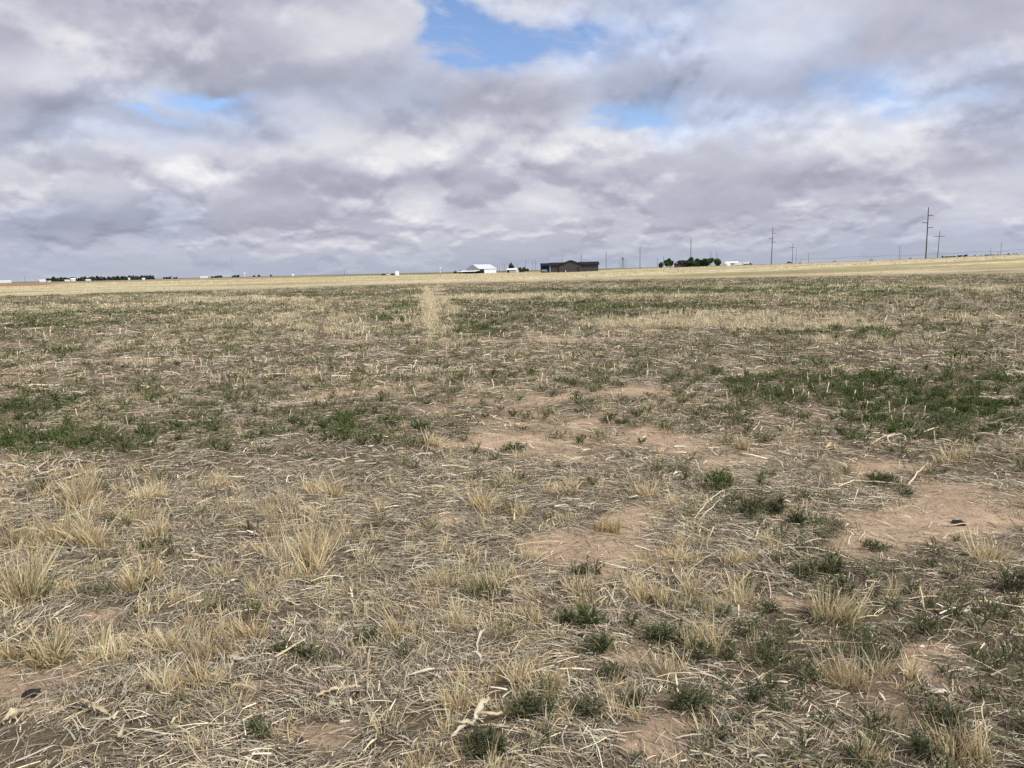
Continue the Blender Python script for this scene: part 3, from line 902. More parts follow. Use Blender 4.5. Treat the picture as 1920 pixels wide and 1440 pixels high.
leaf_piece([(897, 1232), (898, 1210), (908, 1199), (926, 1199), (928, 1210), (912, 1222)], 9, WHITE, 'white husk curled into a heart shaped ring in the lower middle', lift=0.06)
leaf_piece([(960, 1233), (980, 1215), (1005, 1209), (1030, 1210)], 7, CREAM, 'arched cream leaf stem right of the white husk ring', lift=0.06)
leaf_piece([(850, 1235), (870, 1244), (892, 1248)], 13, GREY, 'flat greyish leaf left below the white husk ring', lift=0.02)
leaf_piece([(762, 1276), (790, 1268), (826, 1260)], 9, WHITE, 'long white leaf strip over a dark bare spot in the lower middle', lift=0.02)
leaf_piece([(918, 1322), (905, 1345), (885, 1368)], 18, WHITE, 'upper broad husk of the white husk heap near the bottom', lift=0.08)
leaf_piece([(878, 1340), (905, 1352), (935, 1356), (945, 1342)], 13, CREAM, 'cream husk crossing the white husk heap near the bottom', lift=0.05)
leaf_piece([(845, 1395), (870, 1380), (895, 1365)], 16, WHITE, 'lowest husk of the white husk heap near the bottom', lift=0.04)
leaf_piece([(850, 1365), (868, 1372), (886, 1360)], 14, CREAM, 'left short husk of the white husk heap near the bottom', lift=0.04)
leaf_piece([(888, 1366), (930, 1369), (976, 1374)], 10, YEL, 'straight yellow stem lying right of the white husk heap', lift=0.01)
leaf_piece([(775, 1412), (795, 1402), (825, 1408), (828, 1418)], 9, CREAM, 'pale leaf loop lying on the orange tuft at the bottom edge', lift=0.09)
leaf_piece([(984, 1256), (1010, 1242), (1035, 1227)], 7, TAN, 'long yellow tan stalk slanting up left of the bushy weed', lift=0.02, name='crop_stalk', cat='stalk', group='loose crop stalks in the near stubble', tube=True)
leaf_piece([(1065, 1020), (1000, 1024), (965, 1028)], 6, CREAM, 'pale thin stalk at the left rim of the large bare patch', lift=0.02, name='crop_stalk', cat='stalk', group='loose crop stalks in the near stubble', tube=True)
leaf_piece([(640, 1300), (660, 1298), (690, 1306)], 5, CREAM, 'thin cream stalk beside the cream leaf strip', lift=0.02, name='crop_stalk', cat='stalk', group='loose crop stalks in the near stubble', tube=True)
leaf_piece([(1475, 1209), (1540, 1210), (1655, 1212)], 5, YEL, 'long straight yellow stalk lying level at lower right', lift=0.015, name='crop_stalk', cat='stalk', group='loose crop stalks in the near stubble', tube=True)
leaf_piece([(1415, 1010), (1460, 1024), (1508, 1050)], 7, CREAM, 'cream stalk slanting down to the right bare patch', lift=0.03, name='crop_stalk', cat='stalk', group='loose crop stalks in the near stubble', tube=True)
leaf_piece([(1285, 1072), (1330, 1080), (1362, 1083)], 6, TAN, 'tan stalk lying left below the right hand yellow tufts', lift=0.015, name='crop_stalk', cat='stalk', group='loose crop stalks in the near stubble', tube=True)
leaf_piece([(1302, 978), (1330, 950), (1361, 922)], 8, CREAM, 'upper slanting stalk of the leaning pale stalk pile', lift=0.07, name='crop_stalk', cat='stalk', group='loose crop stalks in the near stubble', tube=True)
leaf_piece([(1310, 982), (1335, 962), (1357, 938)], 7, WHITE, 'lower slanting stalk of the leaning pale stalk pile', lift=0.06, name='crop_stalk', cat='stalk', group='loose crop stalks in the near stubble', tube=True)
leaf_piece([(1362, 922), (1400, 923), (1435, 924)], 6, CREAM, 'level white stalk at the top of the leaning pale stalk pile', lift=0.03, name='crop_stalk', cat='stalk', group='loose crop stalks in the near stubble', tube=True)
leaf_piece([(1573, 918), (1600, 910), (1640, 912), (1680, 913)], 8, WHITE, 'long white stalk in front of the low weed mound at right', lift=0.05, name='crop_stalk', cat='stalk', group='loose crop stalks in the near stubble', tube=True)
leaf_piece([(1703, 915), (1720, 898), (1733, 880)], 8, WHITE, 'white stalk rising at the right end of the long white stalk', lift=0.07, name='crop_stalk', cat='stalk', group='loose crop stalks in the near stubble', tube=True)
leaf_piece([(1690, 955), (1715, 958), (1738, 968)], 7, CREAM, 'thick cream stalk on the bare soil at the right', lift=0.03, name='crop_stalk', cat='stalk', group='loose crop stalks in the near stubble', tube=True)
leaf_piece([(1690, 842), (1668, 838), (1666, 828), (1690, 822), (1700, 832)], 7, WHITE, 'white stalk bent into a hoop in the right middle distance', lift=0.07, name='crop_stalk', cat='stalk', group='loose crop stalks in the near stubble', tube=True)
leaf_piece([(1712, 824), (1745, 815), (1775, 804)], 8, WHITE, 'straight white stalk above the hooped one at right', lift=0.08, name='crop_stalk', cat='stalk', group='loose crop stalks in the near stubble', tube=True)
leaf_piece([(1760, 987), (1790, 988), (1815, 986)], 6, WHITE, 'white stick lying just below the black clod at right', lift=0.01, name='crop_stalk', cat='stalk', group='loose crop stalks in the near stubble', tube=True)
leaf_piece([(1718, 1098), (1724, 1120), (1732, 1148)], 9, CREAM, 'upright forked cream stalk by the grey stalk pile at right', lift=0.07, name='crop_stalk', cat='stalk', group='loose crop stalks in the near stubble', tube=True)
leaf_piece([(1738, 1148), (1790, 1153), (1850, 1165)], 7, TAN, 'brown stalk lying right from the forked cream stalk', lift=0.02, name='crop_stalk', cat='stalk', group='loose crop stalks in the near stubble', tube=True)
leaf_piece([(1845, 1330), (1838, 1370), (1846, 1410), (1838, 1432)], 5, CREAM, 'thin wavy stalk standing over the orange corner tussock', lift=0.14, name='crop_stalk', cat='stalk', group='loose crop stalks in the near stubble', tube=True)
leaf_piece([(0, 1215), (60, 1190), (92, 1138)], 6, CREAM, 'long pale stalk slanting up from the left edge', lift=0.06, name='crop_stalk', cat='stalk', group='loose crop stalks in the near stubble', tube=True)
leaf_piece([(105, 1162), (130, 1145), (155, 1118)], 5, TAN, 'brownish stalk leaning right of the long pale left edge one', lift=0.05, name='crop_stalk', cat='stalk', group='loose crop stalks in the near stubble', tube=True)
leaf_piece([(1735, 1305), (1760, 1306), (1785, 1308)], 13, WHITE, 'corrugated white husk bit in the weeds at lower right', lift=0.02)
leaf_piece([(1440, 1270), (1425, 1285), (1435, 1300)], 10, CREAM, 'small cream husk on green ground at lower right')
leaf_piece([(1060, 1378), (1055, 1400), (1060, 1420)], 5, GREY, 'grey bent stalk on litter at the bottom right of centre', lift=0.05, name='crop_stalk', cat='stalk', group='loose crop stalks in the near stubble', tube=True)
leaf_piece([(1000, 1350), (1030, 1368), (1060, 1380)], 6, GREY, 'grey stalk lying through the spreading grey green weed', lift=0.03, name='crop_stalk', cat='stalk', group='loose crop stalks in the near stubble', tube=True)
leaf_piece([(1550, 846), (1566, 842), (1572, 856)], 14, YEL, 'orange yellow husk on the dark brown stalk heap at right', lift=0.08)

# two charred stubs, dark clods
bag = Bag()
for k, (px, py, hpx, lean) in enumerate([(466, 1003, 26, 0.1), (483, 1002, 24, -0.15)]):
    p = ground_at(px, py); s = scale_at(p)
    c = np.array([DARK]); bag = Bag()
    tubes(bag, np.array([[p[0], p[1], p[2] - 0.02]]), 1.2, 1.5, lean, hpx * s + 0.02, 1.9 * s, 4, c, c * 0.5, 0.3, 6, 0.25, 0.12)
    own(bag, 'charred_stub', M['stalk'], p, ['left of two dark charred stubs standing in the stubble', 'right of two dark charred stubs standing in the stubble'][k], 'stub', 'charred stubs')
for px, py, wpx, label in [(1797, 982, 22, 'flat black clod on bare soil near the right edge'), (708, 988, 14, 'small black clod in litter left of the middle'),
                           (58, 1302, 26, 'dark brown clod on the bare patch in the lower left corner'), (560, 1388, 16, 'reddish dark clod on the bare patch at the bottom'), (930, 1058, 10, 'tiny dark clod above the green based fan tuft')]:
    p = ground_at(px, py); s = scale_at(p); w = wpx * s / 2
    V = []; n = 12
    mb = MB(); prof = [(0.55, -0.2), (0.95, 0.0), (1.0, 0.2), (0.7, 0.42), (0.25, 0.5)]
    mb.lathe([(r * w, z * w) for r, z in prof], n=n)
    rr = random.Random(px)
    mb.v = [(v[0] * rr.uniform(.75, 1.2), v[1] * rr.uniform(.75, 1.2), v[2] * rr.uniform(.7, 1.15)) for v in mb.v]
    tag(mb.build('soil_clod', M['clod'], None, p), label, 'clod', 'dark clods on the soil')

# ------------------------------------------------------------------ far materials
M['taupe'] = flat_mat('taupe_siding', (0.052, 0.049, 0.047), 0.7, 0.08, 0.6)
M['navy_roof'] = flat_mat('dark_metal_roof', (0.012, 0.014, 0.022), 0.75, 0.15, 0.5, 0, 0.08)
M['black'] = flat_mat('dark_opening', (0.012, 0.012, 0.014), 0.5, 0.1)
M['glass'] = flat_mat('dark_window_glass', (0.015, 0.017, 0.02), 0.15, 0.1, 2, 0, 0.5)
M['white'] = flat_mat('white_painted_metal', (0.80, 0.80, 0.78), 0.5, 0.04, 0.5)
M['offwhite'] = flat_mat('off_white_siding', (0.62, 0.60, 0.58), 0.6, 0.06, 0.4)
M['galv'] = flat_mat('galvanised_roof', (0.53, 0.575, 0.62), 0.45, 0.06, 0.5, 0.2)
M['shade_wall'] = flat_mat('shaded_white_metal_wall', (0.42, 0.41, 0.40), 0.6, 0.06, 0.4)  # white barn siding greyed to paint in shade on the gable end
M['brick'] = flat_mat('red_brick', (0.17, 0.092, 0.072), 0.85, 0.15, 1.2)
M['wood_pole'] = flat_mat('weathered_pole_wood', (0.075, 0.062, 0.055), 0.85, 0.2, 3)
M['steel'] = flat_mat('grey_steel', (0.34, 0.35, 0.37), 0.5, 0.1, 1, 0.3)
M['blue_paint'] = flat_mat('blue_vehicle_paint', (0.06, 0.13, 0.24), 0.3, 0.1, 1, 0, 0.5)
M['rubber'] = flat_mat('black_rubber', (0.02, 0.02, 0.02), 0.8, 0.1)
M['dark_paint'] = flat_mat('dark_vehicle_paint', (0.03, 0.03, 0.035), 0.3, 0.1, 1, 0, 0.5)
M['trunk'] = flat_mat('tree_bark', (0.11, 0.085, 0.065), 0.9, 0.2, 2)
M['insul'] = flat_mat('grey_insulator', (0.40, 0.42, 0.46), 0.4, 0.1)


def facing(x, y, extra=0.0):
    """rotation that turns an object's -y side to the camera"""
    return -math.atan2(x, y) + extra


# --- dark house
hx, hy, hz = at(1076.3, 420)
rz = facing(hx, hy, 0.04)
hs = empty('dark_house', (hx, hy, hz), rz)
tag(hs, 'long low house with taupe walls and dark gabled roof standing alone in the field', 'house')
W2 = 13.0
mb = MB(); mb.prism_x([(0, -.6), (12, -.6), (12, 3.75), (6, 5.05), (0, 3.75)], -W2, W2)
mb.prism([(-8.0, -.6), (4.3, -.6), (4.3, 3.7), (2.6, 4.45), (-1.2, 5.95), (-2.4, 5.95), (-6.2, 4.5), (-8.0, 3.72)], -0.7, 5.9)
mb.build('wall', M['taupe'], hs)
def roof_slab(a, b, c, th):      # slab between eave line and ridge along x
    return [a, b, c, (c[0], c[1] + th), (b[0], b[1] + th), (a[0], a[1] + th)]
mb = MB(); mb.prism_x([(-0.7, 3.58), (6, 5.06), (12.7, 3.58), (12.7, 3.83), (6, 5.34), (-0.7, 3.83)], -W2 - 0.35, -5.0)
mb.prism_x([(-0.7, 3.60), (6, 5.10), (12.7, 3.60), (12.7, 3.86), (6, 5.40), (-0.7, 3.86)], 2.6, W2 + 0.7)
mb.prism([(-8.5, 3.52), (-6.3, 4.52), (-2.4, 5.97), (-1.2, 5.97), (2.7, 4.47), (4.9, 3.52), (4.9, 3.84), (2.7, 4.80), (-1.1, 6.30), (-2.5, 6.30), (-6.3, 4.85), (-8.5, 3.84)], -1.3, 5.9)
mb.build('roof', M['navy_roof'], hs)
mb = MB(); mb.box(1.55, 2.75, -0.76, -0.70, 0.25, 2.55); mb.build('door', M['glass'], hs)
mb = MB(); mb.box(5.6, 6.7, -0.05, 0.0, 2.75, 3.45); mb.build('window', M['glass'], hs)
mb = MB(); mb.box(-13.06, -12.86, -0.06, 0.02, -.3, 3.6); mb.build('corner_trim', M['white'], hs)
mb = MB(); mb.box(13.0, 13.08, -0.04, 0.1, -.3, 3.6); mb.build('corner_trim', M['navy_roof'], hs)
mb = MB(); mb.box(-4.75, -4.4, -1.1, -0.78, -.3, 1.0); mb.build('meter_box', M['offwhite'], hs)
# porch on the left end
pr = MB(); pr.prism_x([(0.2, 3.45), (4.2, 4.75), (8.2, 3.45), (8.2, 3.85), (4.2, 5.1), (0.2, 3.85)], -18.2, -13.4)
po = pr.build('porch_roof', M['navy_roof'], hs)
for px_, py_ in ((-17.9, 0.6), (-14.9, 0.6), (-17.9, 7.8)):
    mb = MB(); mb.box(px_ - .13, px_ + .13, py_ - .13, py_ + .13, -.5, 3.5); mb.build('post', M['black'], po)
mb = MB(); mb.box(-18.0, -13.05, 7.9, 8.0, -.4, 3.5); mb.build('porch_wall', M['taupe'], hs)
mb = MB(); mb.box(-14.3, -13.05, 0.7, 0.82, -.3, 3.4); mb.build('porch_opening', M['black'], hs)
mb = MB(); mb.box(-18.35, -18.15, 1.0, 3.2, 0.4, 2.6); mb.build('porch_panel', M['white'], hs)

# vehicle beside the porch
c_, s_ = math.cos(rz), math.sin(rz)
def on_house(lx, ly): 
    x, y = hx + lx * c_ - ly * s_, hy + lx * s_ + ly * c_
    return x, y, gz(x, y)
def vehicle(name, loc, rz, body, cabin_mat, label, L=4.6, H=1.7, group=None):
    v = empty(name, loc, rz); tag(v, label, 'vehicle', group)
    mb = MB(); h = L / 2
    mb.prism([(-h, .45), (h, .45), (h, .95), (h * .55, 1.05), (h * .25, H), (-h * .55, H), (-h * .75, 1.08), (-h, 1.0)], -0.9, 0.9)
    mb.build('body', body, v)
    for sx in (-1, 1):
        mb = MB(); mb.face([(-h * .62, sx * .91, 1.1), (h * .42, sx * .91, 1.1), (h * .2, sx * .91, H - .12), (-h * .5, sx * .91, H - .12)]); mb.build('side_window', cabin_mat, v)
        for wx in (-h * .6, h * .6):
            mb = MB(); mb.tube((wx, sx * .72, .36), (wx, sx * .94, .36), .36, None, 14); w_ = mb.build('wheel', M['rubber'], v)
            mb = MB(); mb.tube((wx, sx * .93, .36), (wx, sx * .96, .36), .2, None, 10); mb.build('rim', M['steel'], w_)
    for sy in (-.6, .6):
        mb = MB(); mb.box(h, h + .03, sy - .16, sy + .16, .68, .84); mb.build('headlight', M['white'], v)
    return v
vx, vy, vz = on_house(-16.2, -1.6)
vehicle('parked_car', (vx, vy, vz), rz + math.pi / 2 + 0.5, M['blue_paint'], M['white'], 'blue vehicle with pale windows parked under the left end of the dark house')

# --- white barn
bx, by, bz = at(903, 600)
rb = facing(bx, by, -0.80)
bn = empty('white_barn', (bx, by, bz), rb)
tag(bn, 'white metal barn with pale blue roof left of the dark house', 'barn')
# gable end faces -y, long side faces +x
mb = MB(); mb.prism([(-7, -1), (7, -1), (7, 3.3), (0, 6.6), (-7, 3.3)], -9.0, -8.86); mb.build('gable_wall', M['shade_wall'], bn)
mb = MB(); mb.box(6.86, 7, -4.0, 9.0, -1, 3.3); mb.build('side_wall', M['white'], bn)
mb = MB(); mb.box(-7, -6.86, -8.86, 9, -1, 3.3); mb.build('side_wall', M['offwhite'], bn)
mb = MB(); mb.prism([(-6.86, -1), (6.86, -1), (6.86, 3.3), (0, 6.6), (-6.86, 3.3)], 8.86, 9.0); mb.build('gable_wall', M['offwhite'], bn)
mb = MB(); mb.prism([(-7.4, 3.12), (0, 6.6), (7.4, 3.12), (7.4, 3.26), (0, 6.78), (-7.4, 3.26)], -9.5, 9.5); mb.build('roof', M['galv'], bn)
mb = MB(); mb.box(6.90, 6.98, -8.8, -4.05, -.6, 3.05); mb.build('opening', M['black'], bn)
mb = MB(); mb.box(-1.0, 1.0, -9.06, -9.01, 3.4, 4.2); mb.build('vent', M['steel'], bn)
mb = MB(); mb.box(7.02, 7.08, 0.2, 3.8, -.6, 2.7); mb.build('door', M['white'], bn)
lr = MB(); lr.prism_x([(-15.5, 1.35), (-9.0, 2.1), (-9.0, 2.3), (-15.5, 1.55)], -11.5, 7.6); lr_ = lr.build('lean_to_roof', M['white'], bn)
for k in range(6):
    mb = MB(); mb.box(-11.2 + k * 3.7, -11.0 + k * 3.7, -15.3, -15.1, -1, 1.4); mb.build('post', M['steel'], lr_)
mb = MB(); mb.box(-11.3, 7.3, -9.3, -9.1, -1, 1.9); mb.build('lean_to_shade', M['black'], bn)  # black sheet painting in the dark under the lean-to roof

sx_, sy_, sz_ = at(960, 600)
sh = empty('white_shed', (sx_, sy_, sz_), facing(sx_, sy_, -0.35)); tag(sh, 'small low white shed between the white barn and the dark house', 'shed')
mb = MB(); mb.prism_x([(-2.5, -.6), (2.5, -.6), (2.5, 2.2), (0, 3.0), (-2.5, 2.2)], -3.2, 4.2); mb.build('wall', M['offwhite'], sh)
mb = MB(); mb.prism_x([(-2.8, 2.1), (0, 3.02), (2.8, 2.1), (2.8, 2.25), (0, 3.2), (-2.8, 2.25)], -3.5, 4.5); mb.build('roof', M['white'], sh)
mb = MB(); mb.box(-3.0, -1.4, -2.56, -2.51, -.4, 1.9); mb.build('door', M['black'], sh)

# --- white tank and dark vehicles left of the barn
tx, ty, tz = at(744, 520)
tk = empty('white_tank', (tx, ty, tz)); tag(tk, 'upright round white tank in the field left of the barn', 'tank')
mb = MB(); mb.lathe([(1.45, -.3), (1.45, 2.1), (1.2, 2.5), (0.3, 2.75)], n=24); mb.build('shell', M['white'], tk)
mb = MB(); mb.lathe([(0.32, 2.72), (0.32, 2.95), (0.1, 3.0)], n=12); mb.build('lid', M['white'], tk)
for px_, lab in ((720, 'dark low vehicle left of the white tank, farther one'), (737, 'dark low vehicle touching the left side of the white tank in view')):
    x, y, z = at(px_, 560); vehicle('parked_car', (x, y, z - .3), facing(x, y, .1), M['dark_paint'], M['glass'], lab, group='dark vehicles by the white tank')
x, y, z = at(727.5, 600); vehicle('parked_car', (x, y, z), facing(x, y, 0), M['white'], M['glass'], 'white vehicle between the two dark ones left of the tank', 4.6, 1.8)

# ------------------------------------------------------------------ trees
def crown_mesh(seed, n=1100, sq=0.85, lumps=10, leaf=0.15, cols=((0.035, 0.06, 0.025), (0.05, 0.085, 0.03), (0.07, 0.11, 0.04))):
    g = np.random.default_rng(seed)
    cen = g.normal(0, 0.42, (lumps, 3)) * np.array([1, 1, sq]); rad = g.uniform(0.32, 0.55, lumps)
    k = g.integers(0, lumps, n)
    d = g.normal(0, 1, (n, 3)); d /= np.linalg.norm(d, axis=1)[:, None]
    p = cen[k] + d * (rad[k] * g.uniform(0.55, 1.05, n))[:, None]
    a = g.normal(0, 1, (n, 3)); a /= np.linalg.norm(a, axis=1)[:, None]
    b_ = np.cross(a, d + g.normal(0, 0.6, (n, 3))); b_ /= np.maximum(np.linalg.norm(b_, axis=1)[:, None], 1e-4)
    s = leaf * g.uniform(0.6, 1.4, n)[:, None]
    V = np.stack([p - a * s - b_ * s * .6, p + a * s - b_ * s * .6, p + a * s + b_ * s * .6, p - a * s + b_ * s * .6], 1)
    c = np.array(cols)[g.integers(0, len(cols), n)] * g.uniform(0.8, 1.2, (n, 1)) * g.uniform(0.85, 1.15, lumps)[k][:, None]
    return np_mesh('crown', V.reshape(-1, 3), np.arange(n * 4).reshape(n, 4), np.repeat(c, 4, 0))


CROWNS = [crown_mesh(i) for i in range(5)]
HAZEC = ((0.045, 0.062, 0.046), (0.058, 0.078, 0.056), (0.072, 0.090, 0.064))  # far tree greens lightened to paint in distance haze
WIND = [crown_mesh(20 + i, 500, 1.1, 8, 0.17, HAZEC) for i in range(4)]
TRUNK_ME = []
for i in range(3):
    mb = MB(); mb.tube((0, 0, -.15), (0, 0, .55), .06, .045, 8)
    for a in range(4):
        t = a * 1.6 + i; mb.tube((0, 0, .35 + .04 * a), (.35 * math.cos(t), .35 * math.sin(t), .8), .028, .012, 6)
    me = bpy.data.meshes.new('trunk'); me.from_pydata(mb.v, [], mb.f); me.update(); me.materials.append(M['trunk']); TRUNK_ME.append(me)


def tree(name, px, dist, wpx, hpx, label, group, crowns=CROWNS, k=0, sink=0.0):
    x, y, z = at(px, dist); s = dist / F
    H = hpx * s; Wd = wpx * s / 2
    t = empty(name, (x, y, z - sink), RNG.uniform(0, 6)); tag(t, label, 'tree', group)
    tr = link_mesh('trunk', TRUNK_ME[k % 3], None, t); tr.scale = (H * .9, H * .9, H * .75)
    cr = link_mesh('crown', crowns[k % len(crowns)], M['crown'], t)
    cr.location = (0, 0, H * .48); cr.scale = (Wd * 1.10, Wd * 1.10, H * .55)
    return t


FARM = 620
for i, (px, w, h, lab) in enumerate([
    (1239.5, 10, 11, 'leftmost small round tree at the brick farmhouse'), (1249.5, 10, 10, 'pale green bush beside the leftmost farmhouse tree'),
    (1258, 13, 13.5, 'round tree touching the left side of the brick farmhouse'), (1294, 16, 15, 'tree at the right corner of the farmhouse before the tall pole'),
    (1302, 10, 9, 'low bush in front of the farmhouse tree row'), (1311, 17, 14, 'middle tree of the row right of the farmhouse'),
    (1327, 19, 16, 'largest dark tree of the row right of the farmhouse'), (1303, 14, 12, 'dense tree between the house corner and the middle of the row'), (1319, 14, 12, 'low dense tree left of the largest dark tree'), (1285.5, 11, 10, 'bush against the right wall of the farmhouse'), (1345.5, 14, 15, 'lone round tree with a pole before it right of the farm row')]):
    tree('farm_tree', px, FARM + RNG.uniform(-6, 6), w, h + 1, lab, 'trees round the brick farmhouse', CROWNS, i)
tree('thin_tree', 960, 640, 9, 15, 'thin dark tree rising behind the small white shed', None, CROWNS, 2)
for px, w, lab in ((977, 6, 'left dark bush right of the small white shed'), (983, 9, 'right and larger dark bush right of the small white shed')):
    tree('dark_bush', px, 680, w, 8, lab, 'dark bushes right of the white shed', CROWNS, int(px))
for px, w, lab in ((853, 4, 'tiny bush far left of the barn'), (863, 5, 'small bush at the left end of the barn lean-to roof')):
    tree('dark_bush', px, 720, w, 5, lab, 'small bushes left of the barn', CROWNS, int(px))

WB = 1500
i = 0
for px in list(np.arange(92, 120, 5.5)) + list(np.arange(121, 204, 5.2)):
    tree('shelter_tree', px + RNG.uniform(-.8, .8), WB + RNG.uniform(-40, 40), RNG.uniform(6, 9), RNG.uniform(5.2, 8.0), 'dark green tree in the far shelter belt behind the white roofs', 'left half of the far shelter belt', CROWNS if px < 120 else WIND, i); i += 1
for px in np.arange(206, 290, 3.4):
    tree('windbreak_tree', px + RNG.uniform(-.4, .4), WB + 30 + RNG.uniform(-30, 30), RNG.uniform(5.2, 6.5), RNG.uniform(6.0, 7.6), 'blackish conifer in the dense clipped far windbreak', 'right dense half of the far windbreak', WIND, i); i += 1
for j, (px, w, h) in enumerate(((308, 5, 3.6), (313, 5, 3.4), (319, 6, 3.8), (327, 4, 3.2), (331, 4, 3.4))):
    tree('far_tree', px, 2000, w, h, 'tiny dark tree right of the far windbreak', 'tiny trees just right of the far windbreak', WIND, j)
for j, (px, w, h) in enumerate(((398, 6, 3), (404, 6, 3), (409, 6, 4), (414, 6, 4))):
    tree('far_tree', px, 2000, w, h, 'tiny grey green tree by the far white shed', 'tiny trees by the far white shed', WIND, j)
for j, (px, w, h, lab) in enumerate(((439, 7, 4, 'broad tiny tree left of the white water tower'), (446, 6, 4, 'tiny tree nearest the foot of the white water tower'), (476, 4, 2.6, 'very faint tiny tree right of the white water tower'), (486, 5, 4, 'dark tiny tree alone right of the white water tower'), (508, 4, 3.4, 'single speck of a tree on the horizon'))):
    tree('far_tree', px, 2000, w, h, lab, None, WIND, j)
for j, (px, w, h) in enumerate(((1767, 4, 4), (1772, 7, 2.4), (1778, 7, 2.6), (1784, 7, 3), (1790, 6, 2.8), (1799, 6, 4), (1809, 6, 4.4), (1827, 5, 3), (1840, 5, 2), (1850, 6, 3), (1862, 6, 2.6), (1880, 6, 2.4), (1890, 5, 4), (1903, 5, 3))):
    tree('far_bush', px, 950, w, h, 'low dark bush on the far right rise under the irrigation pipe', 'bushes on the far right rise', WIND, j)

# ------------------------------------------------------------------ farmhouse cluster
fx, fy, fz = at(1277, FARM + 4)
fh = empty('brick_farmhouse', (fx, fy, fz), facing(fx, fy, -.12)); tag(fh, 'red brick farmhouse with dark hipped roof among green trees', 'house')
mb = MB(); mb.box(-5.2, 5.0, 0, 9, -.5, 2.6); mb.box(-5.2, -0.8, -2, 0, -.5, 2.6); mb.build('wall', M['brick'], fh)
mb = MB()
mb.v = [(-5.8, -.6, 2.5), (5.6, -.6, 2.5), (5.6, 9.6, 2.5), (-5.8, 9.6, 2.5), (-2.4, 4.5, 5.6), (2.6, 4.5, 5.6)]
mb.f = [(0, 1, 5, 4), (1, 2, 5), (2, 3, 4, 5), (3, 0, 4), (0, 3, 2, 1)]
mb.prism([(-5.7, 2.52), (-0.4, 2.52), (-3.0, 4.6)], -2.5, 4.4)
mb.build('roof', M['navy_roof'], fh)
mb = MB(); mb.box(-3.4, -2.6, -2.56, -2.5, 3.0, 3.7); mb.build('gable_vent', M['white'], fh)
mb = MB(); mb.box(1.0, 2.4, -.05, 0, .8, 2.0); mb.build('window', M['glass'], fh)
mb = MB(); mb.box(2.9, 3.7, -.05, 0, -.2, 2.0); mb.build('door', M['black'], fh)
x, y, z = at(1253, FARM - 14)
fc = empty('white_fence', (x, y, z), facing(x, y, 0)); tag(fc, 'low white rail fence left of the brick farmhouse', 'fence')
mb = MB()
for zz in (.3, .75, 1.15): mb.box(-4.4, 4.4, -.03, .03, zz, zz + .12)
mb.build('rail', M['white'], fc)
for k in range(7):
    mb = MB(); mb.box(-4.5 + k * 1.47, -4.36 + k * 1.47, -.08, .06, -.2, 1.35); mb.build('post', M['white'], fc)
x, y, z = at(1304, FARM - 12)
bw = MB(); bw.box(-5.5, 5.5, -.15, .15, -.4, .55); bw.box(-5.6, 5.6, -.2, .2, .55, .63)
tag(bw.build('brick_wall', M['brick'], None, (x, y, z), facing(x, y)), 'low red brick wall below the farm tree row', 'wall')

x, y, z = at(1362.5, FARM + 20)
tk = empty('white_dome_tank', (x, y, z)); tag(tk, 'squat white domed tank right of the farm trees', 'tank')
mb = MB(); mb.lathe([(2.6, -.4), (2.6, 1.6), (2.2, 2.5), (1.2, 3.1), (.3, 3.3)], n=20); mb.build('shell', M['white'], tk)
mb = MB(); mb.lathe([(.34, 3.25), (.34, 3.5), (.1, 3.55)], n=10); mb.build('hatch', M['white'], tk)
x, y, z = at(1372, FARM + 34)
sd = empty('farm_shed', (x, y, z), facing(x, y, .2)); tag(sd, 'low whitish farm shed behind the domed tank', 'shed')
mb = MB(); mb.prism_x([(-3, -.4), (3, -.4), (3, 2.3), (0, 3.1), (-3, 2.3)], -5, 5); mb.build('wall', M['offwhite'], sd)
mb = MB(); mb.prism_x([(-3.3, 2.2), (0, 3.12), (3.3, 2.2), (3.3, 2.34), (0, 3.3), (-3.3, 2.34)], -5.3, 5.3); mb.build('roof', M['white'], sd)
mb = MB(); mb.box(-1, 1, -3.06, -3.0, -.3, 1.9); mb.build('door', M['steel'], sd)
for px_, lab in ((1384, 'white box trailer left of the dark truck at the farm'), (1399, 'long white trailer joined to the dark truck at the farm')):
    x, y, z = at(px_, FARM + 10)
    tr_ = empty('white_trailer', (x, y, z), facing(x, y, .1)); tag(tr_, lab, 'trailer', 'white trailers right of the farm')
    lowz = 0.2 if px_ == 1384 else 1.0
    mb = MB(); mb.box(-2.5, 2.5, -1.2, 1.2, lowz, 2.5); mb.box(-2.4, 2.4, -1.1, 1.1, 2.5, 2.56); mb.build('box', M['white'], tr_)
    mb = MB(); mb.box(-2.5, 3.3, -.5, .5, lowz - .2, lowz - .02); mb.build('chassis', M['black'], tr_)
    for wx in (-1.4, -.4):
        mb = MB(); mb.tube((wx, -1.1, .35), (wx, -.8, .35), .42, None, 12); mb.tube((wx, .8, .35), (wx, 1.1, .35), .42, None, 12); mb.build('wheel', M['rubber'], tr_)
x, y, z = at(1405.5, FARM + 10); vehicle('farm_truck', (x, y, z), facing(x, y, .1), M['dark_paint'], M['glass'], 'dark truck at the right end of the white trailers', 4.4, 1.9)
x, y, z = at(1480, 640); vehicle('far_car', (x, y, z), facing(x, y, .1), M['dark_paint'], M['glass'], 'small dark car on the rise left of a crossarm pole', 4.2, 1.6)

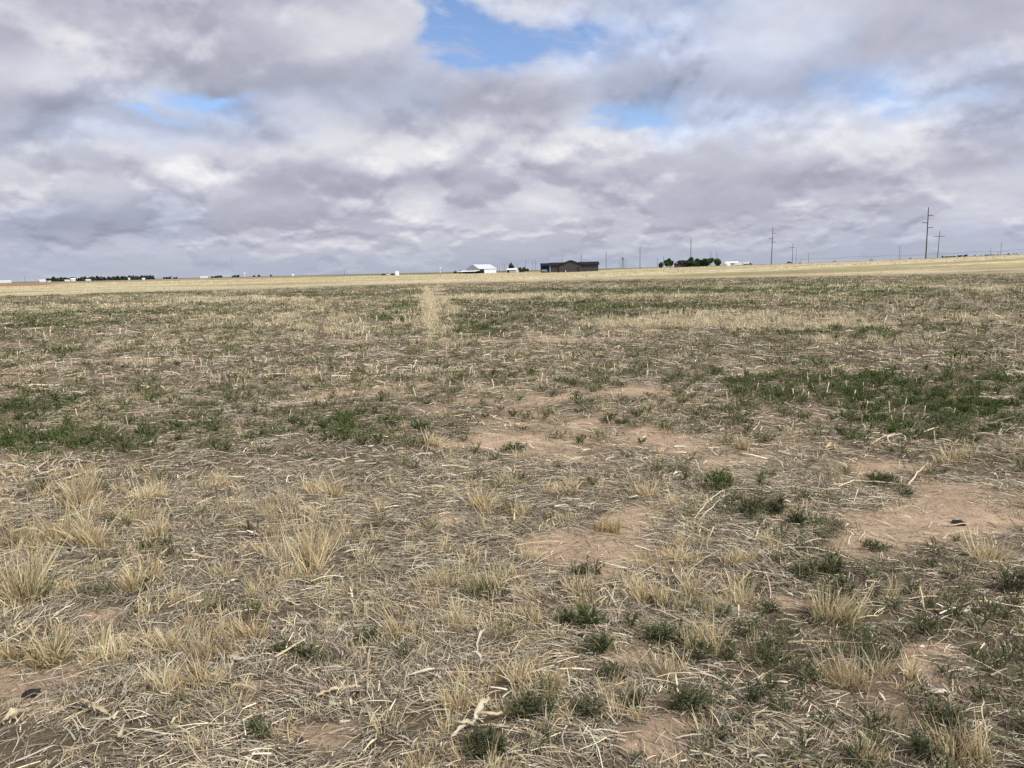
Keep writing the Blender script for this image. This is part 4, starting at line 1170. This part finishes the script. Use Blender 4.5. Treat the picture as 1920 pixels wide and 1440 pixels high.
# --- far left white buildings
for px_, d, w, h, dp, lab in ((4, 1150, 22, 3.2, 10, 'white roofed building cut by the left edge, widest of the far ones'), (79, 1250, 9, 3.4, 8, 'white shed left of the far shelter belt'),
                              (92, 1250, 5, 1.6, 5, 'low pale shed just right of the white shed at far left'), (126, 1330, 8, 2.6, 7, 'flat white shed under the shelter belt, left of the peaked one'), (137, 1370, 7, 5.0, 7, 'peaked white house under the middle of the shelter belt'),
                              (165, 1400, 8, 2.6, 6, 'low white shed right of the peaked white house'), (242, 1400, 3, 3.4, 4, 'small white cabin before the dense windbreak'), (269, 900, 2.6, 2.2, 3, 'little white box in the green field below the windbreak'),
                              (382, 1900, 18, 3.4, 9, 'far white shed between two tiny tree groups'), (549, 2100, 6, 4.5, 6, 'whitish speck of a building on the horizon')):
    x, y, z = at(px_, d)
    q = empty('far_shed', (x, y, z), facing(x, y, .15)); tag(q, lab, 'shed', 'far white buildings on the left horizon')
    mb = MB(); mb.prism_x([(-dp / 2, -1), (dp / 2, -1), (dp / 2, h * .75), (0, h), (-dp / 2, h * .75)], -w / 2, w / 2); mb.build('wall', M['offwhite'], q)
    mb = MB(); mb.prism_x([(-dp / 2 - .3, h * .72), (0, h + .02), (dp / 2 + .3, h * .72), (dp / 2 + .3, h * .78), (0, h * 1.08), (-dp / 2 - .3, h * .78)], -w / 2 - .3, w / 2 + .3); mb.build('roof', M['white'], q)

# ------------------------------------------------------------------ poles
def horizon_y(px): return 507.2 - 0.0225 * (px - 960)


def pole(px, dist, top, kind, label, r=0.17, group='power poles along the horizon', lean=0.0, rzx=0.0):
    x, y, z = at(px, dist)
    H = CAM_H + (horizon_y(px) - top) / F * dist - z
    p = empty('power_pole', (x, y, z), facing(x, y, rzx)); tag(p, label, 'power pole', group)
    p.rotation_euler = (0, lean, facing(x, y, rzx))
    mb = MB(); mb.tube((0, 0, -.6), (0, 0, H), r, r * .62, 10); mb.build('shaft', M['wood_pole'], p)
    if kind == 'davit':
        for sx, fz_ in ((1, .84), (-1, .705), (1, .605)):
            zz = H * fz_; R0 = r * .8
            mb = MB(); mb.tube((sx * R0 * .6, 0, zz - .12), (sx * 1.95, 0, zz + .16), .15, .11, 8); a = mb.build('arm', M['wood_pole'], p)
            mb = MB(); mb.lathe([(.07, zz - .78), (.15, zz - .68), (.07, zz - .58), (.15, zz - .46), (.07, zz - .36), (.15, zz - .24), (.07, zz - .1), (.05, zz + .1)], sx * 1.85, 0, 8); mb.build('insulator', M['insul'], a)
    elif kind == 'cross':
        zz = H * .79; hw = 2.6 if dist < 500 else 1.9
        mb = MB(); mb.box(-hw, hw, -r - .12, -r + .06, zz - .11, zz + .11); a = mb.build('crossarm', M['wood_pole'], p)
        for sx in (-hw + .15, -hw * .45, hw * .45, hw - .15):
            mb = MB(); mb.lathe([(.05, zz + .1), (.05, zz + .2), (.11, zz + .24), (.07, zz + .34), (.03, zz + .4)], sx, -r, 8); mb.build('insulator', M['insul'], a)
        mb = MB(); mb.tube((-hw * .5, -r, zz - .1), (0, -r, zz - 1.1), .05, None, 6); mb.tube((hw * .5, -r, zz - .1), (0, -r, zz - 1.1), .05, None, 6); mb.build('brace', M['steel'], p)
    else:
        mb = MB(); mb.lathe([(.05, H - .02), (.1, H + .05), (.12, H + .12), (.04, H + .3)], 0, 0, 8); mb.build('insulator', M['insul'], p)
        if kind == 'side':
            for sx, zz in ((1, H * .93), (-1, H * .86), (1, H * .78)):
                mb = MB(); mb.tube((sx * r * .5, 0, zz - .1), (sx * 1.3, 0, zz + .1), .09, .07, 6); mb.build('arm', M['wood_pole'], p)
    return p


pole(1735.5, 320, 392, 'davit', 'tallest pole with three alternating side arms near the right edge', 0.26)
pole(1757.5, 400, 434, 'cross', 'leaning pole with one crossarm just right of the tallest pole', 0.19, lean=0.025)
pole(1446, 450, 428.5, 'davit', 'second tallest pole with three side arms right of the white trailers', 0.25, lean=0.02)
pole(1485.5, 600, 457, 'cross', 'pole with one crossarm right of the second tallest pole', 0.2)
pole(1492.5, 1000, 467, 'plain', 'faint pole close behind the crossarm pole on the rise', 0.22)
pole(1515.5, 1100, 474.5, 'plain', 'faintest short pole on the rise right of the crossarm pole', 0.24)
pole(1685.5, 900, 461, 'side', 'thin pole left of the tallest pole, taller of a close pair', 0.2)
pole(1688.5, 1100, 470, 'plain', 'shorter pole of a close pair left of the tallest pole', 0.2)
pole(1856.5, 1000, 464, 'plain', 'shorter of two thin poles close to the right edge', 0.2)
pole(1875.5, 800, 456, 'side', 'taller of two thin poles close to the right edge', 0.2)
pole(1295, 640, 449, 'side', 'tall dark pole rising from the farm trees', 0.3)
pole(1332.5, 700, 472, 'plain', 'short pole behind the largest farm tree', 0.22)
pole(1343.5, 600, 472.5, 'plain', 'slim pole in front of the lone round farm tree', 0.16)
pole(1200, 757, 463, 'side', 'tall pole between the dark house and the farm trees', 0.27)
pole(1232.5, 700, 484.5, 'plain', 'short pole just left of the leftmost farm tree', 0.18)
pole(1244, 760, 480.5, 'plain', 'pale thin pole above the two leftmost farm trees', 0.18)
pole(1136.5, 850, 472, 'side', 'pole right of the dark house and left of the water tank tower', 0.28)
pole(1090, 850, 476, 'side', 'pole rising behind the right roof of the dark house', 0.28)
pole(1054, 1000, 480, 'plain', 'faint pole rising behind the left roof of the dark house', 0.2)
pole(1027, 1100, 485, 'plain', 'faintest pole above the porch end of the dark house', 0.2)
for px_, tp, lab in ((932.5, 496, 'first of four thin poles right of the barn roof'), (936.5, 497, 'second of four thin poles right of the barn roof'), (943, 494, 'third of four thin poles right of the barn roof'), (946.5, 495, 'fourth of four thin poles right of the barn roof'),
                     (971, 494, 'faint pole right of the thin dark tree'), (985.5, 489, 'left of three thin poles left of the dark house'), (999, 491, 'middle darker of three thin poles left of the dark house'), (1004.5, 488, 'right of three thin poles left of the dark house')):
    pole(px_, 1150, tp, 'plain', lab, 0.26)
pole(645.5, 1000, 504, 'plain', 'lone thin pole on the bare horizon left of the white tank', 0.26)
pole(652, 1500, 512, 'plain', 'shortest pole stub right of the lone thin pole', 0.2)
pole(47, 1100, 518, 'plain', 'lone thin pole over the red soil at far left', 0.24)
pole(272.5, 1100, 515, 'plain', 'thin pole in front of the dense windbreak', 0.18)
pole(1005 + 157, 1500, 480, 'plain', 'faint pole left of the water tank tower', 0.2)
pole(1173.5, 1000, 484, 'plain', 'thin pole right beside the water tank tower', 0.18)

# lattice mast
x, y, z = at(437, 2600); H = CAM_H + (horizon_y(437) - 480) / F * 2600 - z
ms = empty('radio_mast', (x, y, z)); tag(ms, 'very faint tall thin radio mast left of the white water tower', 'mast')
mb = MB()
for a in range(3):
    t = a * 2.094; mb.tube((.5 * math.cos(t), .5 * math.sin(t), -1), (.5 * math.cos(t), .5 * math.sin(t), H), .1, None, 5)
for k in range(40):
    zz = H * k / 40; a = k % 3; t = a * 2.094; u = t + 2.094
    mb.tube((.5 * math.cos(t), .5 * math.sin(t), zz), (.5 * math.cos(u), .5 * math.sin(u), zz + H / 40), .06, None, 4)
mb.build('lattice', M['steel'], ms)
mb = MB(); mb.lathe([(.15, H), (.2, H + .5), (.05, H + 1.5)], n=8); mb.build('beacon', M['steel'], ms)


def water_tower(px, dist, top, label, rad, mat, legs=False):
    x, y, z = at(px, dist); H = CAM_H + (horizon_y(px) - top) / F * dist - z
    w = empty('water_tower', (x, y, z)); tag(w, label, 'water tower', 'water towers on the horizon')
    if legs:
        mb = MB(); mb.lathe([(rad * .3, H - 2.2 * rad), (rad, H - 1.9 * rad), (rad, H - .5 * rad), (rad * .2, H)], n=18); mb.build('tank', mat, w)
        for sx, sy in ((-1, -1), (1, -1), (1, 1), (-1, 1)):
            mb = MB(); mb.tube((sx * rad * .85, sy * rad * .85, -1), (sx * rad * .62, sy * rad * .62, H - 1.9 * rad), .32, None, 6); mb.build('leg', M['steel'], w)
        mb = MB()
        for zz in (.3, .6):
            for (a, b_) in (((-1, -1), (1, -1)), ((1, -1), (1, 1)), ((1, 1), (-1, 1)), ((-1, 1), (-1, -1))):
                mb.tube((a[0] * rad * .78, a[1] * rad * .78, H * zz), (b_[0] * rad * .78, b_[1] * rad * .78, H * zz), .12, None, 5)
        mb.build('brace', M['steel'], w)
        mb = MB(); mb.tube((0, 0, -1), (0, 0, H - 2 * rad), .5, None, 8); mb.build('riser', M['steel'], w)
    else:
        pr_ = [(rad * math.sin(math.pi * k / 10) + .05, H - rad + rad * -math.cos(math.pi * k / 10)) for k in range(11)]
        mb = MB(); mb.lathe(pr_, n=16); mb.build('tank', mat, w)
        mb = MB(); mb.lathe([(rad * .5, -1), (rad * .22, 4), (rad * .2, H - rad * 1.9)], n=12); mb.build('stem', mat, w)
    return w


water_tower(459, 2600, 511.3, 'white ball topped water tower far left of the barn', 2.6, M['white'])
water_tower(825.5, 2600, 501.5, 'pale ball topped water tower just left of the barn', 2.8, M['white'])
water_tower(1168, 1500, 481.5, 'grey tank on straight legs right of the dark house', 2.6, M['steel'], True)

# centre pivot irrigation
x0, y0, z0 = at(1500, 820)
x1, y1, z1 = at(2060, 640)
L_ = math.hypot(x1 - x0, y1 - y0)
pv = empty('pivot_sprinkler', (x0, y0, z0)); tag(pv, 'long pivot sprinkler pipe on wheeled towers crossing the far right field', 'irrigation')
nsp = 7; mb = MB(); ux, uy = (x1 - x0) / L_, (y1 - y0) / L_
pts = []
for k in range(nsp * 6 + 1):
    t = k / (nsp * 6); xx, yy = x0 + (x1 - x0) * t, y0 + (y1 - y0) * t
    pts.append((xx - x0, yy - y0, gz(xx, yy) - z0 + 3.6 + .9 * math.sin(math.pi * (k % 6) / 6)))
for a, b_ in zip(pts[:-1], pts[1:]): mb.tube(a, b_, .11, None, 6)
mb.build('pipe', M['steel'], pv)
mb = MB()
for k in range(nsp):
    q = pts[k * 6: k * 6 + 7]
    low = [(p_[0], p_[1], q[0][2] - .1 - .55 * math.sin(math.pi * j / 6)) for j, p_ in enumerate(q)]
    for j in range(6): mb.tube(low[j], low[j + 1], .05, None, 4)
    for j in range(1, 6): mb.tube(low[j], q[j], .05, None, 4)
mb.build('truss', M['steel'], pv)
for k in range(nsp + 1):
    p_ = pts[k * 6]; g_ = gz(x0 + p_[0], y0 + p_[1]) - z0
    mb = MB()
    for sx in (-1, 1): mb.tube((p_[0] - uy * 2.2 * sx, p_[1] + ux * 2.2 * sx, g_ + .6), p_, .09, None, 6)
    mb.tube((p_[0] - uy * 2.4, p_[1] + ux * 2.4, g_ + .6), (p_[0] + uy * 2.4, p_[1] - ux * 2.4, g_ + .6), .1, None, 6)
    tw_ = mb.build('tower', M['steel'], pv)
    for sx in (-1, 1):
        cx_, cy_ = p_[0] - uy * 2.2 * sx, p_[1] + ux * 2.2 * sx
        mb = MB(); mb.tube((cx_ - ux * .2, cy_ - uy * .2, g_ + .6), (cx_ + ux * .2, cy_ + uy * .2, g_ + .6), .62, None, 14); mb.build('wheel', M['rubber'], tw_)

# ------------------------------------------------------------------ sky
SUN_EL, SUN_AZ = 48.0, 128.0           # azimuth clockwise from the view direction: behind and to the right
w = bpy.data.worlds.new('World'); SC.world = w; w.use_nodes = True
nt = w.node_tree; nt.nodes.clear()
N = nt.nodes; LK = nt.links


def val(s, inp):
    if isinstance(s, (int, float)): inp.default_value = s
    elif isinstance(s, (tuple, list)): inp.default_value = s
    else: LK.new(s, inp)


def mth(op, a, b=None, c=None, clamp=False):
    n = N.new('ShaderNodeMath'); n.operation = op; n.use_clamp = clamp
    val(a, n.inputs[0])
    if b is not None: val(b, n.inputs[1])
    if c is not None: val(c, n.inputs[2])
    return n.outputs[0]


def vmath(op, a, b=None, c=None):
    n = N.new('ShaderNodeVectorMath'); n.operation = op
    val(a, n.inputs[0])
    if b is not None: val(b, n.inputs[1])
    if c is not None: val(c, n.inputs[2])
    return n.outputs['Value'] if op in ('DOT_PRODUCT', 'LENGTH') else n.outputs['Vector']


def xyz(x, y, z=0.0):
    n = N.new('ShaderNodeCombineXYZ'); val(x, n.inputs[0]); val(y, n.inputs[1]); val(z, n.inputs[2]); return n.outputs[0]


def noise(v, scale, detail, rough=0.5, dist=0.0, color=False):
    n = N.new('ShaderNodeTexNoise'); n.inputs['Scale'].default_value = scale; n.inputs['Detail'].default_value = detail
    n.inputs['Roughness'].default_value = rough; n.inputs['Distortion'].default_value = dist
    LK.new(v, n.inputs['Vector']); return n.outputs['Color'] if color else n.outputs['Fac']


def smooth(x, a, b, lo=0.0, hi=1.0):
    n = N.new('ShaderNodeMapRange'); n.interpolation_type = 'SMOOTHSTEP'
    val(x, n.inputs[0]); n.inputs[1].default_value = a; n.inputs[2].default_value = b; n.inputs[3].default_value = lo; n.inputs[4].default_value = hi
    return n.outputs[0]


def mixc(f, a, b):
    n = N.new('ShaderNodeMix'); n.data_type = 'RGBA'; val(f, n.inputs[0]); val(a, n.inputs[6]); val(b, n.inputs[7]); return n.outputs[2]


tc = N.new('ShaderNodeTexCoord')
D = vmath('NORMALIZE', tc.outputs['Generated'])
sp = N.new('ShaderNodeSeparateXYZ'); LK.new(D, sp.inputs[0]); dx, dy, dz = sp.outputs
u = mth('ARCTAN2', dx, dy); v = mth('ARCSINE', dz)


def uv_of(px, py):
    d = ray(px, py); return math.atan2(d[0], d[1]), math.asin(d[2])


# cloud sheet seen in perspective
def sheet(off):
    zz = mth('MAXIMUM', mth('ADD', dz, 0.085 + off), 0.03)
    P = xyz(mth('DIVIDE', dx, zz), mth('DIVIDE', dy, zz), 3.7)
    return noise(P, 0.95, 6, 0.47, 0.1)
w1 = smooth(v, 0.09, 0.20); w3 = smooth(v, 0.035, 0.10, 1.0, 0.0)
def layer(off, seed, sc, det_, ro, ani): return noise(xyz(u, mth('MULTIPLY', mth('ADD', v, off), ani), seed), sc, det_, ro, 0.15)
def mix3(a, b, c):
    r = mth('ADD', b, mth('MULTIPLY', w1, mth('SUBTRACT', a, b)))
    return mth('ADD', r, mth('MULTIPLY', w3, mth('SUBTRACT', c, r)))
def puff(off, seed, k, det_, ro):
    return mix3(layer(0.026 * off, seed, 4.1 * k, det_, ro, 1.4), layer(0.018 * off, seed + 3, 5.7 * k, det_, ro, 1.7), layer(0.008 * off, seed + 7, 8.2 * k, det_, ro, 2.4))
nA = puff(0.0, 1.3, 1.0, 8, 0.50); nB = puff(1.0, 1.3, 1.0, 8, 0.50)
nC = puff(0.0, 6.1, 2.7, 6, 0.52); nD = puff(0.45, 6.1, 2.7, 6, 0.52)
ang = xyz(u, mth('MULTIPLY', v, 1.5), 0.0)
warp = noise(xyz(u, mth('MULTIPLY', v, 1.7), 8.8), 9.0, 7, 0.52, 0.0, True)
wv = vmath('MULTIPLY', vmath('SUBTRACT', warp, (0.5, 0.5, 0.5)), (0.17, 0.085, 0.0))
UV = vmath('ADD', xyz(u, v, 0.0), wv)
det = noise(vmath('ADD', ang, (3.1, 1.7, 0)), 12.0, 8, 0.54, 0.15)
det2 = noise(vmath('ADD', ang, (7.1, 4.7, 0)), 30.0, 6, 0.55, 0.1)


def field(lst):
    acc = 0.0
    for px, py, rx, ry, wgt in lst:
        u0, v0 = uv_of(px, py); su, sv = rx / F * 1.25, ry / F * 1.25
        q = vmath('MULTIPLY_ADD', UV, (1 / su, 1 / sv, 0), (-u0 / su, -v0 / sv, 0))
        e = mth('POWER', 0.36788, vmath('DOT_PRODUCT', q, q))
        acc = mth('MULTIPLY_ADD', e, wgt, acc)
    return acc


LIGHT = [(665, 70, 130, 48, .22), (120, 148, 105, 32, .20), (350, 338, 65, 30, .34), (590, 262, 90, 34, .18), (800, 292, 120, 24, .20), (865, 255, 50, 25, .12), (80, 318, 45, 22, .12), (140, 375, 45, 20, .10),
         (765, 400, 45, 22, .18), (420, 458, 150, 10, .10), (700, 456, 120, 12, .08), (1065, 238, 70, 32, .24), (1110, 272, 100, 26, .14), (1310, 268, 90, 26, .12), (1705, 228, 70, 24, .22), (1560, 268, 110, 32, .12),
         (1270, 346, 24, 10, .20), (1030, 374, 60, 14, .18), (1050, 330, 110, 18, .08), (1455, 60, 75, 50, .13), (1655, 160, 50, 30, .14), (1805, 184, 90, 8, .14), (1360, 450, 60, 14, .10), (1530, 402, 36, 12, .10),
         (1840, 390, 60, 14, .08), (1890, 328, 50, 26, .08), (1040, 128, 70, 22, .22), (840, 130, 60, 30, .08), (330, 262, 80, 14, .08), (180, 270, 70, 16, .10), (900, 10, 80, 20, .06), (470, 205, 90, 14, .06), (1250, 100, 60, 30, .04), (700, 170, 20, 30, .06)]
DARKL = [(250, 50, 260, 50, -.09), (560, 142, 190, 26, -.14), (190, 218, 120, 18, -.11), (720, 326, 170, 14, -.13), (480, 330, 70, 24, -.08), (250, 432, 180, 26, -.13), (880, 208, 60, 24, -.07), (985, 195, 60, 24, -.13),
         (1060, 305, 120, 10, -.10), (1510, 170, 140, 26, -.09), (1600, 326, 150, 18, -.09), (1800, 60, 150, 60, -.10), (1860, 235, 80, 50, -.07), (1130, 28, 130, 18, -.06), (1330, 130, 110, 40, -.04), (1400, 390, 160, 22, -.06), (1740, 244, 34, 6, -.10), (640, 395, 120, 14, -.06),
         (70, 440, 100, 20, -.05), (700, 120, 60, 24, -.05), (1560, 60, 60, 30, -.03)]
GAP = [(1100, 105, 60, 18, .55), (1180, 70, 50, 22, .42), (940, 30, 50, 20, .35), (1420, 215, 60, 12, .3), (460, 178, 60, 10, .3), (1560, 150, 40, 20, .25), (868, 70, 66, 46, 1.25), (825, 25, 30, 34, 1.0), (905, 98, 60, 16, .9), (1000, 62, 85, 20, 1.1), (1060, 80, 30, 14, .6), (1320, 8, 60, 14, .8), (350, 172, 58, 11, 1.1), (258, 213, 34, 7, .9), (1175, 216, 85, 18, 1.1), (1205, 240, 40, 10, .7),
       (1130, 195, 30, 8, .5), (400, 200, 110, 16, .42), (1020, 122, 90, 22, .42), (1640, 165, 90, 30, .52), (1800, 180, 80, 12, .45), (1250, 82, 40, 18, .35), (850, 200, 14, 24, .40), (640, 152, 24, 26, .25), (300, 250, 90, 22, .22), (1640, 195, 40, 14, .35), (1270, 170, 40, 10, .4)]
TINT = [(1290, 120, 130, 80, .75), (1480, 190, 160, 50, .45), (1740, 165, 120, 40, .5), (1100, 90, 110, 50, .5), (700, 165, 110, 36, .35), (400, 195, 160, 36, .55), (250, 250, 120, 30, .4), (1560, 60, 50, 60, .35), (1250, 205, 90, 40, .5), (820, 195, 60, 40, .35),
        (100, 265, 100, 24, .3), (60, 440, 140, 50, .35), (1900, 200, 50, 80, .35), (1250, 20, 120, 24, .5), (1000, 40, 120, 50, .4), (330, 420, 100, 40, .3), (1330, 240, 60, 30, .3), (1750, 430, 200, 30, .3)]
T = field(TINT)
B = field(LIGHT + DARKL); G = field(GAP)
qa = mth('ADD', nA, mth('MULTIPLY', mth('SUBTRACT', nC, 0.5), 0.32)); qb = mth('ADD', nB, mth('MULTIPLY', mth('SUBTRACT', nD, 0.5), 0.32))
Da = smooth(qa, 0.45, 0.55); Db = smooth(qb, 0.45, 0.55)
emb = mth('SUBTRACT', mth('MULTIPLY', mth('SUBTRACT', Da, Db), 0.24), mth('MULTIPLY', mth('SUBTRACT', Da, 0.5), 0.07))
lowf = mth('SUBTRACT', noise(vmath('ADD', ang, (1.3, 9.2, 0)), 4.0, 3, 0.5), 0.5)
detc = mth('MULTIPLY', mth('SUBTRACT', det, 0.5), 0.12)
detc2 = mth('MULTIPLY', mth('SUBTRACT', det2, 0.5), 0.06)
lum = mth('ADD', mth('ADD', 0.545, mth('MULTIPLY', B, 1.15)), mth('ADD', emb, mth('MULTIPLY', mth('SUBTRACT', nC, nD), 0.35)))
lum = mth('ADD', lum, mth('ADD', mth('ADD', detc, detc2), mth('MULTIPLY', lowf, 0.10)))
hz = smooth(v, 0.012, 0.075)                    # flatten contrast towards the horizon
lum = mth('ADD', mth('MULTIPLY', mth('SUBTRACT', lum, 0.50), mth('MULTIPLY_ADD', hz, 0.35, 0.65)), 0.50)
strk = noise(xyz(mth('MULTIPLY', u, 3.0), mth('MULTIPLY', v, 60.0), 2.0), 1.0, 5, 0.55)
lum = mth('ADD', lum, mth('MULTIPLY', mth('MULTIPLY', mth('SUBTRACT', strk, 0.5), 0.12), smooth(v, 0.01, 0.09, 1.0, 0.0)))
cr = N.new('ShaderNodeValToRGB'); LK.new(lum, cr.inputs[0])
e = cr.color_ramp; e.interpolation = 'LINEAR'
e.elements[0].position = 0.25; e.elements[0].color = (0.375, 0.385, 0.475, 1)
e.elements[1].position = 0.92; e.elements[1].color = (0.90, 0.90, 0.905, 1)
k = e.elements.new(0.42); k.color = (0.435, 0.445, 0.54, 1)
k = e.elements.new(0.56); k.color = (0.545, 0.55, 0.64, 1)
k = e.elements.new(0.74); k.color = (0.72, 0.72, 0.775, 1)
horizon_col = (0.40, 0.455, 0.565, 1)
cloud = mixc(mth('MULTIPLY', smooth(v, 0.0, 0.045, 1.0, 0.0), 0.6), cr.outputs[0], horizon_col)
tint = smooth(mth('ADD', T, mth('MULTIPLY', mth('SUBTRACT', det, 0.5), 0.5)), 0.0, 0.8, 0.0, 0.62)
tl = N.new('ShaderNodeVectorMath'); tl.operation = 'SCALE'; tl.inputs[0].default_value = (0.80, 0.95, 1.30); LK.new(lum, tl.inputs['Scale'])
cloud = mixc(tint, cloud, tl.outputs[0])
gapn = mth('ADD', G, mth('MULTIPLY', mth('SUBTRACT', 0.5, nA), 0.9))
gapn = mth('ADD', gapn, mth('MULTIPLY', mth('SUBTRACT', 0.5, nC), 0.7))
gapn = mth('ADD', gapn, mth('MULTIPLY', mth('SUBTRACT', det2, 0.5), 0.3))
wisp = noise(xyz(mth('ADD', u, mth('MULTIPLY', v, 0.6)), mth('MULTIPLY', v, 2.6), 5.5), 13.0, 8, 0.58, 0.4)
gap = mth('MULTIPLY', smooth(gapn, 0.12, 1.15), smooth(wisp, 0.45, 0.66, 1.0, 0.3))
sky = N.new('ShaderNodeTexSky'); sky.sky_type = 'NISHITA'; sky.sun_disc = False
sky.sun_elevation = math.radians(SUN_EL); sky.sun_rotation = math.radians(SUN_AZ)
sky.air_density = 1.0; sky.dust_density = 0.6; sky.ozone_density = 2.0
STR = 0.15
cs = N.new('ShaderNodeVectorMath'); cs.operation = 'SCALE'; LK.new(cloud, cs.inputs[0]); cs.inputs['Scale'].default_value = 1 / STR
# unseen clouds overhead and round the hidden sun, brightened as added ground fill
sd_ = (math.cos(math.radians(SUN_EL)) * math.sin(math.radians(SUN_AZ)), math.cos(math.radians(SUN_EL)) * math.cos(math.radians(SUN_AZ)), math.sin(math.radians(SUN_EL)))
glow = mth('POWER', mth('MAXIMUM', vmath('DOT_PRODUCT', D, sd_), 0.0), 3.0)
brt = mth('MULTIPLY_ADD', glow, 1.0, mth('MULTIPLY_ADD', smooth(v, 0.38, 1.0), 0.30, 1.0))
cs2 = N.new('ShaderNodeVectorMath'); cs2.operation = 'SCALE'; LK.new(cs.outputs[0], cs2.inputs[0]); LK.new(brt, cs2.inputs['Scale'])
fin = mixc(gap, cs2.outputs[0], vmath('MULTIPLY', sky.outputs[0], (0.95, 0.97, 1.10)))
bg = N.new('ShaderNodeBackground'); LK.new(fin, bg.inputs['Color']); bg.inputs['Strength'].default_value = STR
wo = N.new('ShaderNodeOutputWorld'); LK.new(bg.outputs[0], wo.inputs['Surface'])
w.cycles.sampling_method = 'MANUAL'; w.cycles.sample_map_resolution = 512

sl = bpy.data.lights.new('sun', 'SUN'); sl.energy = 3.9; sl.angle = math.radians(5); sl.color = (1.0, 0.95, 0.87)
so = bpy.data.objects.new('sun', sl); COL.objects.link(so)
so.rotation_euler = Vector(sd_).to_track_quat('Z', 'Y').to_euler(); so.location = (30, -30, 60)

SC.render.engine = 'CYCLES'
SC.cycles.max_bounces = 4; SC.cycles.diffuse_bounces = 2; SC.cycles.transparent_max_bounces = 4
SC.cycles.use_denoising = False
SC.view_settings.view_transform = 'Standard'; SC.view_settings.look = 'None'
SC.view_settings.exposure = 0.0; SC.view_settings.gamma = 1.0
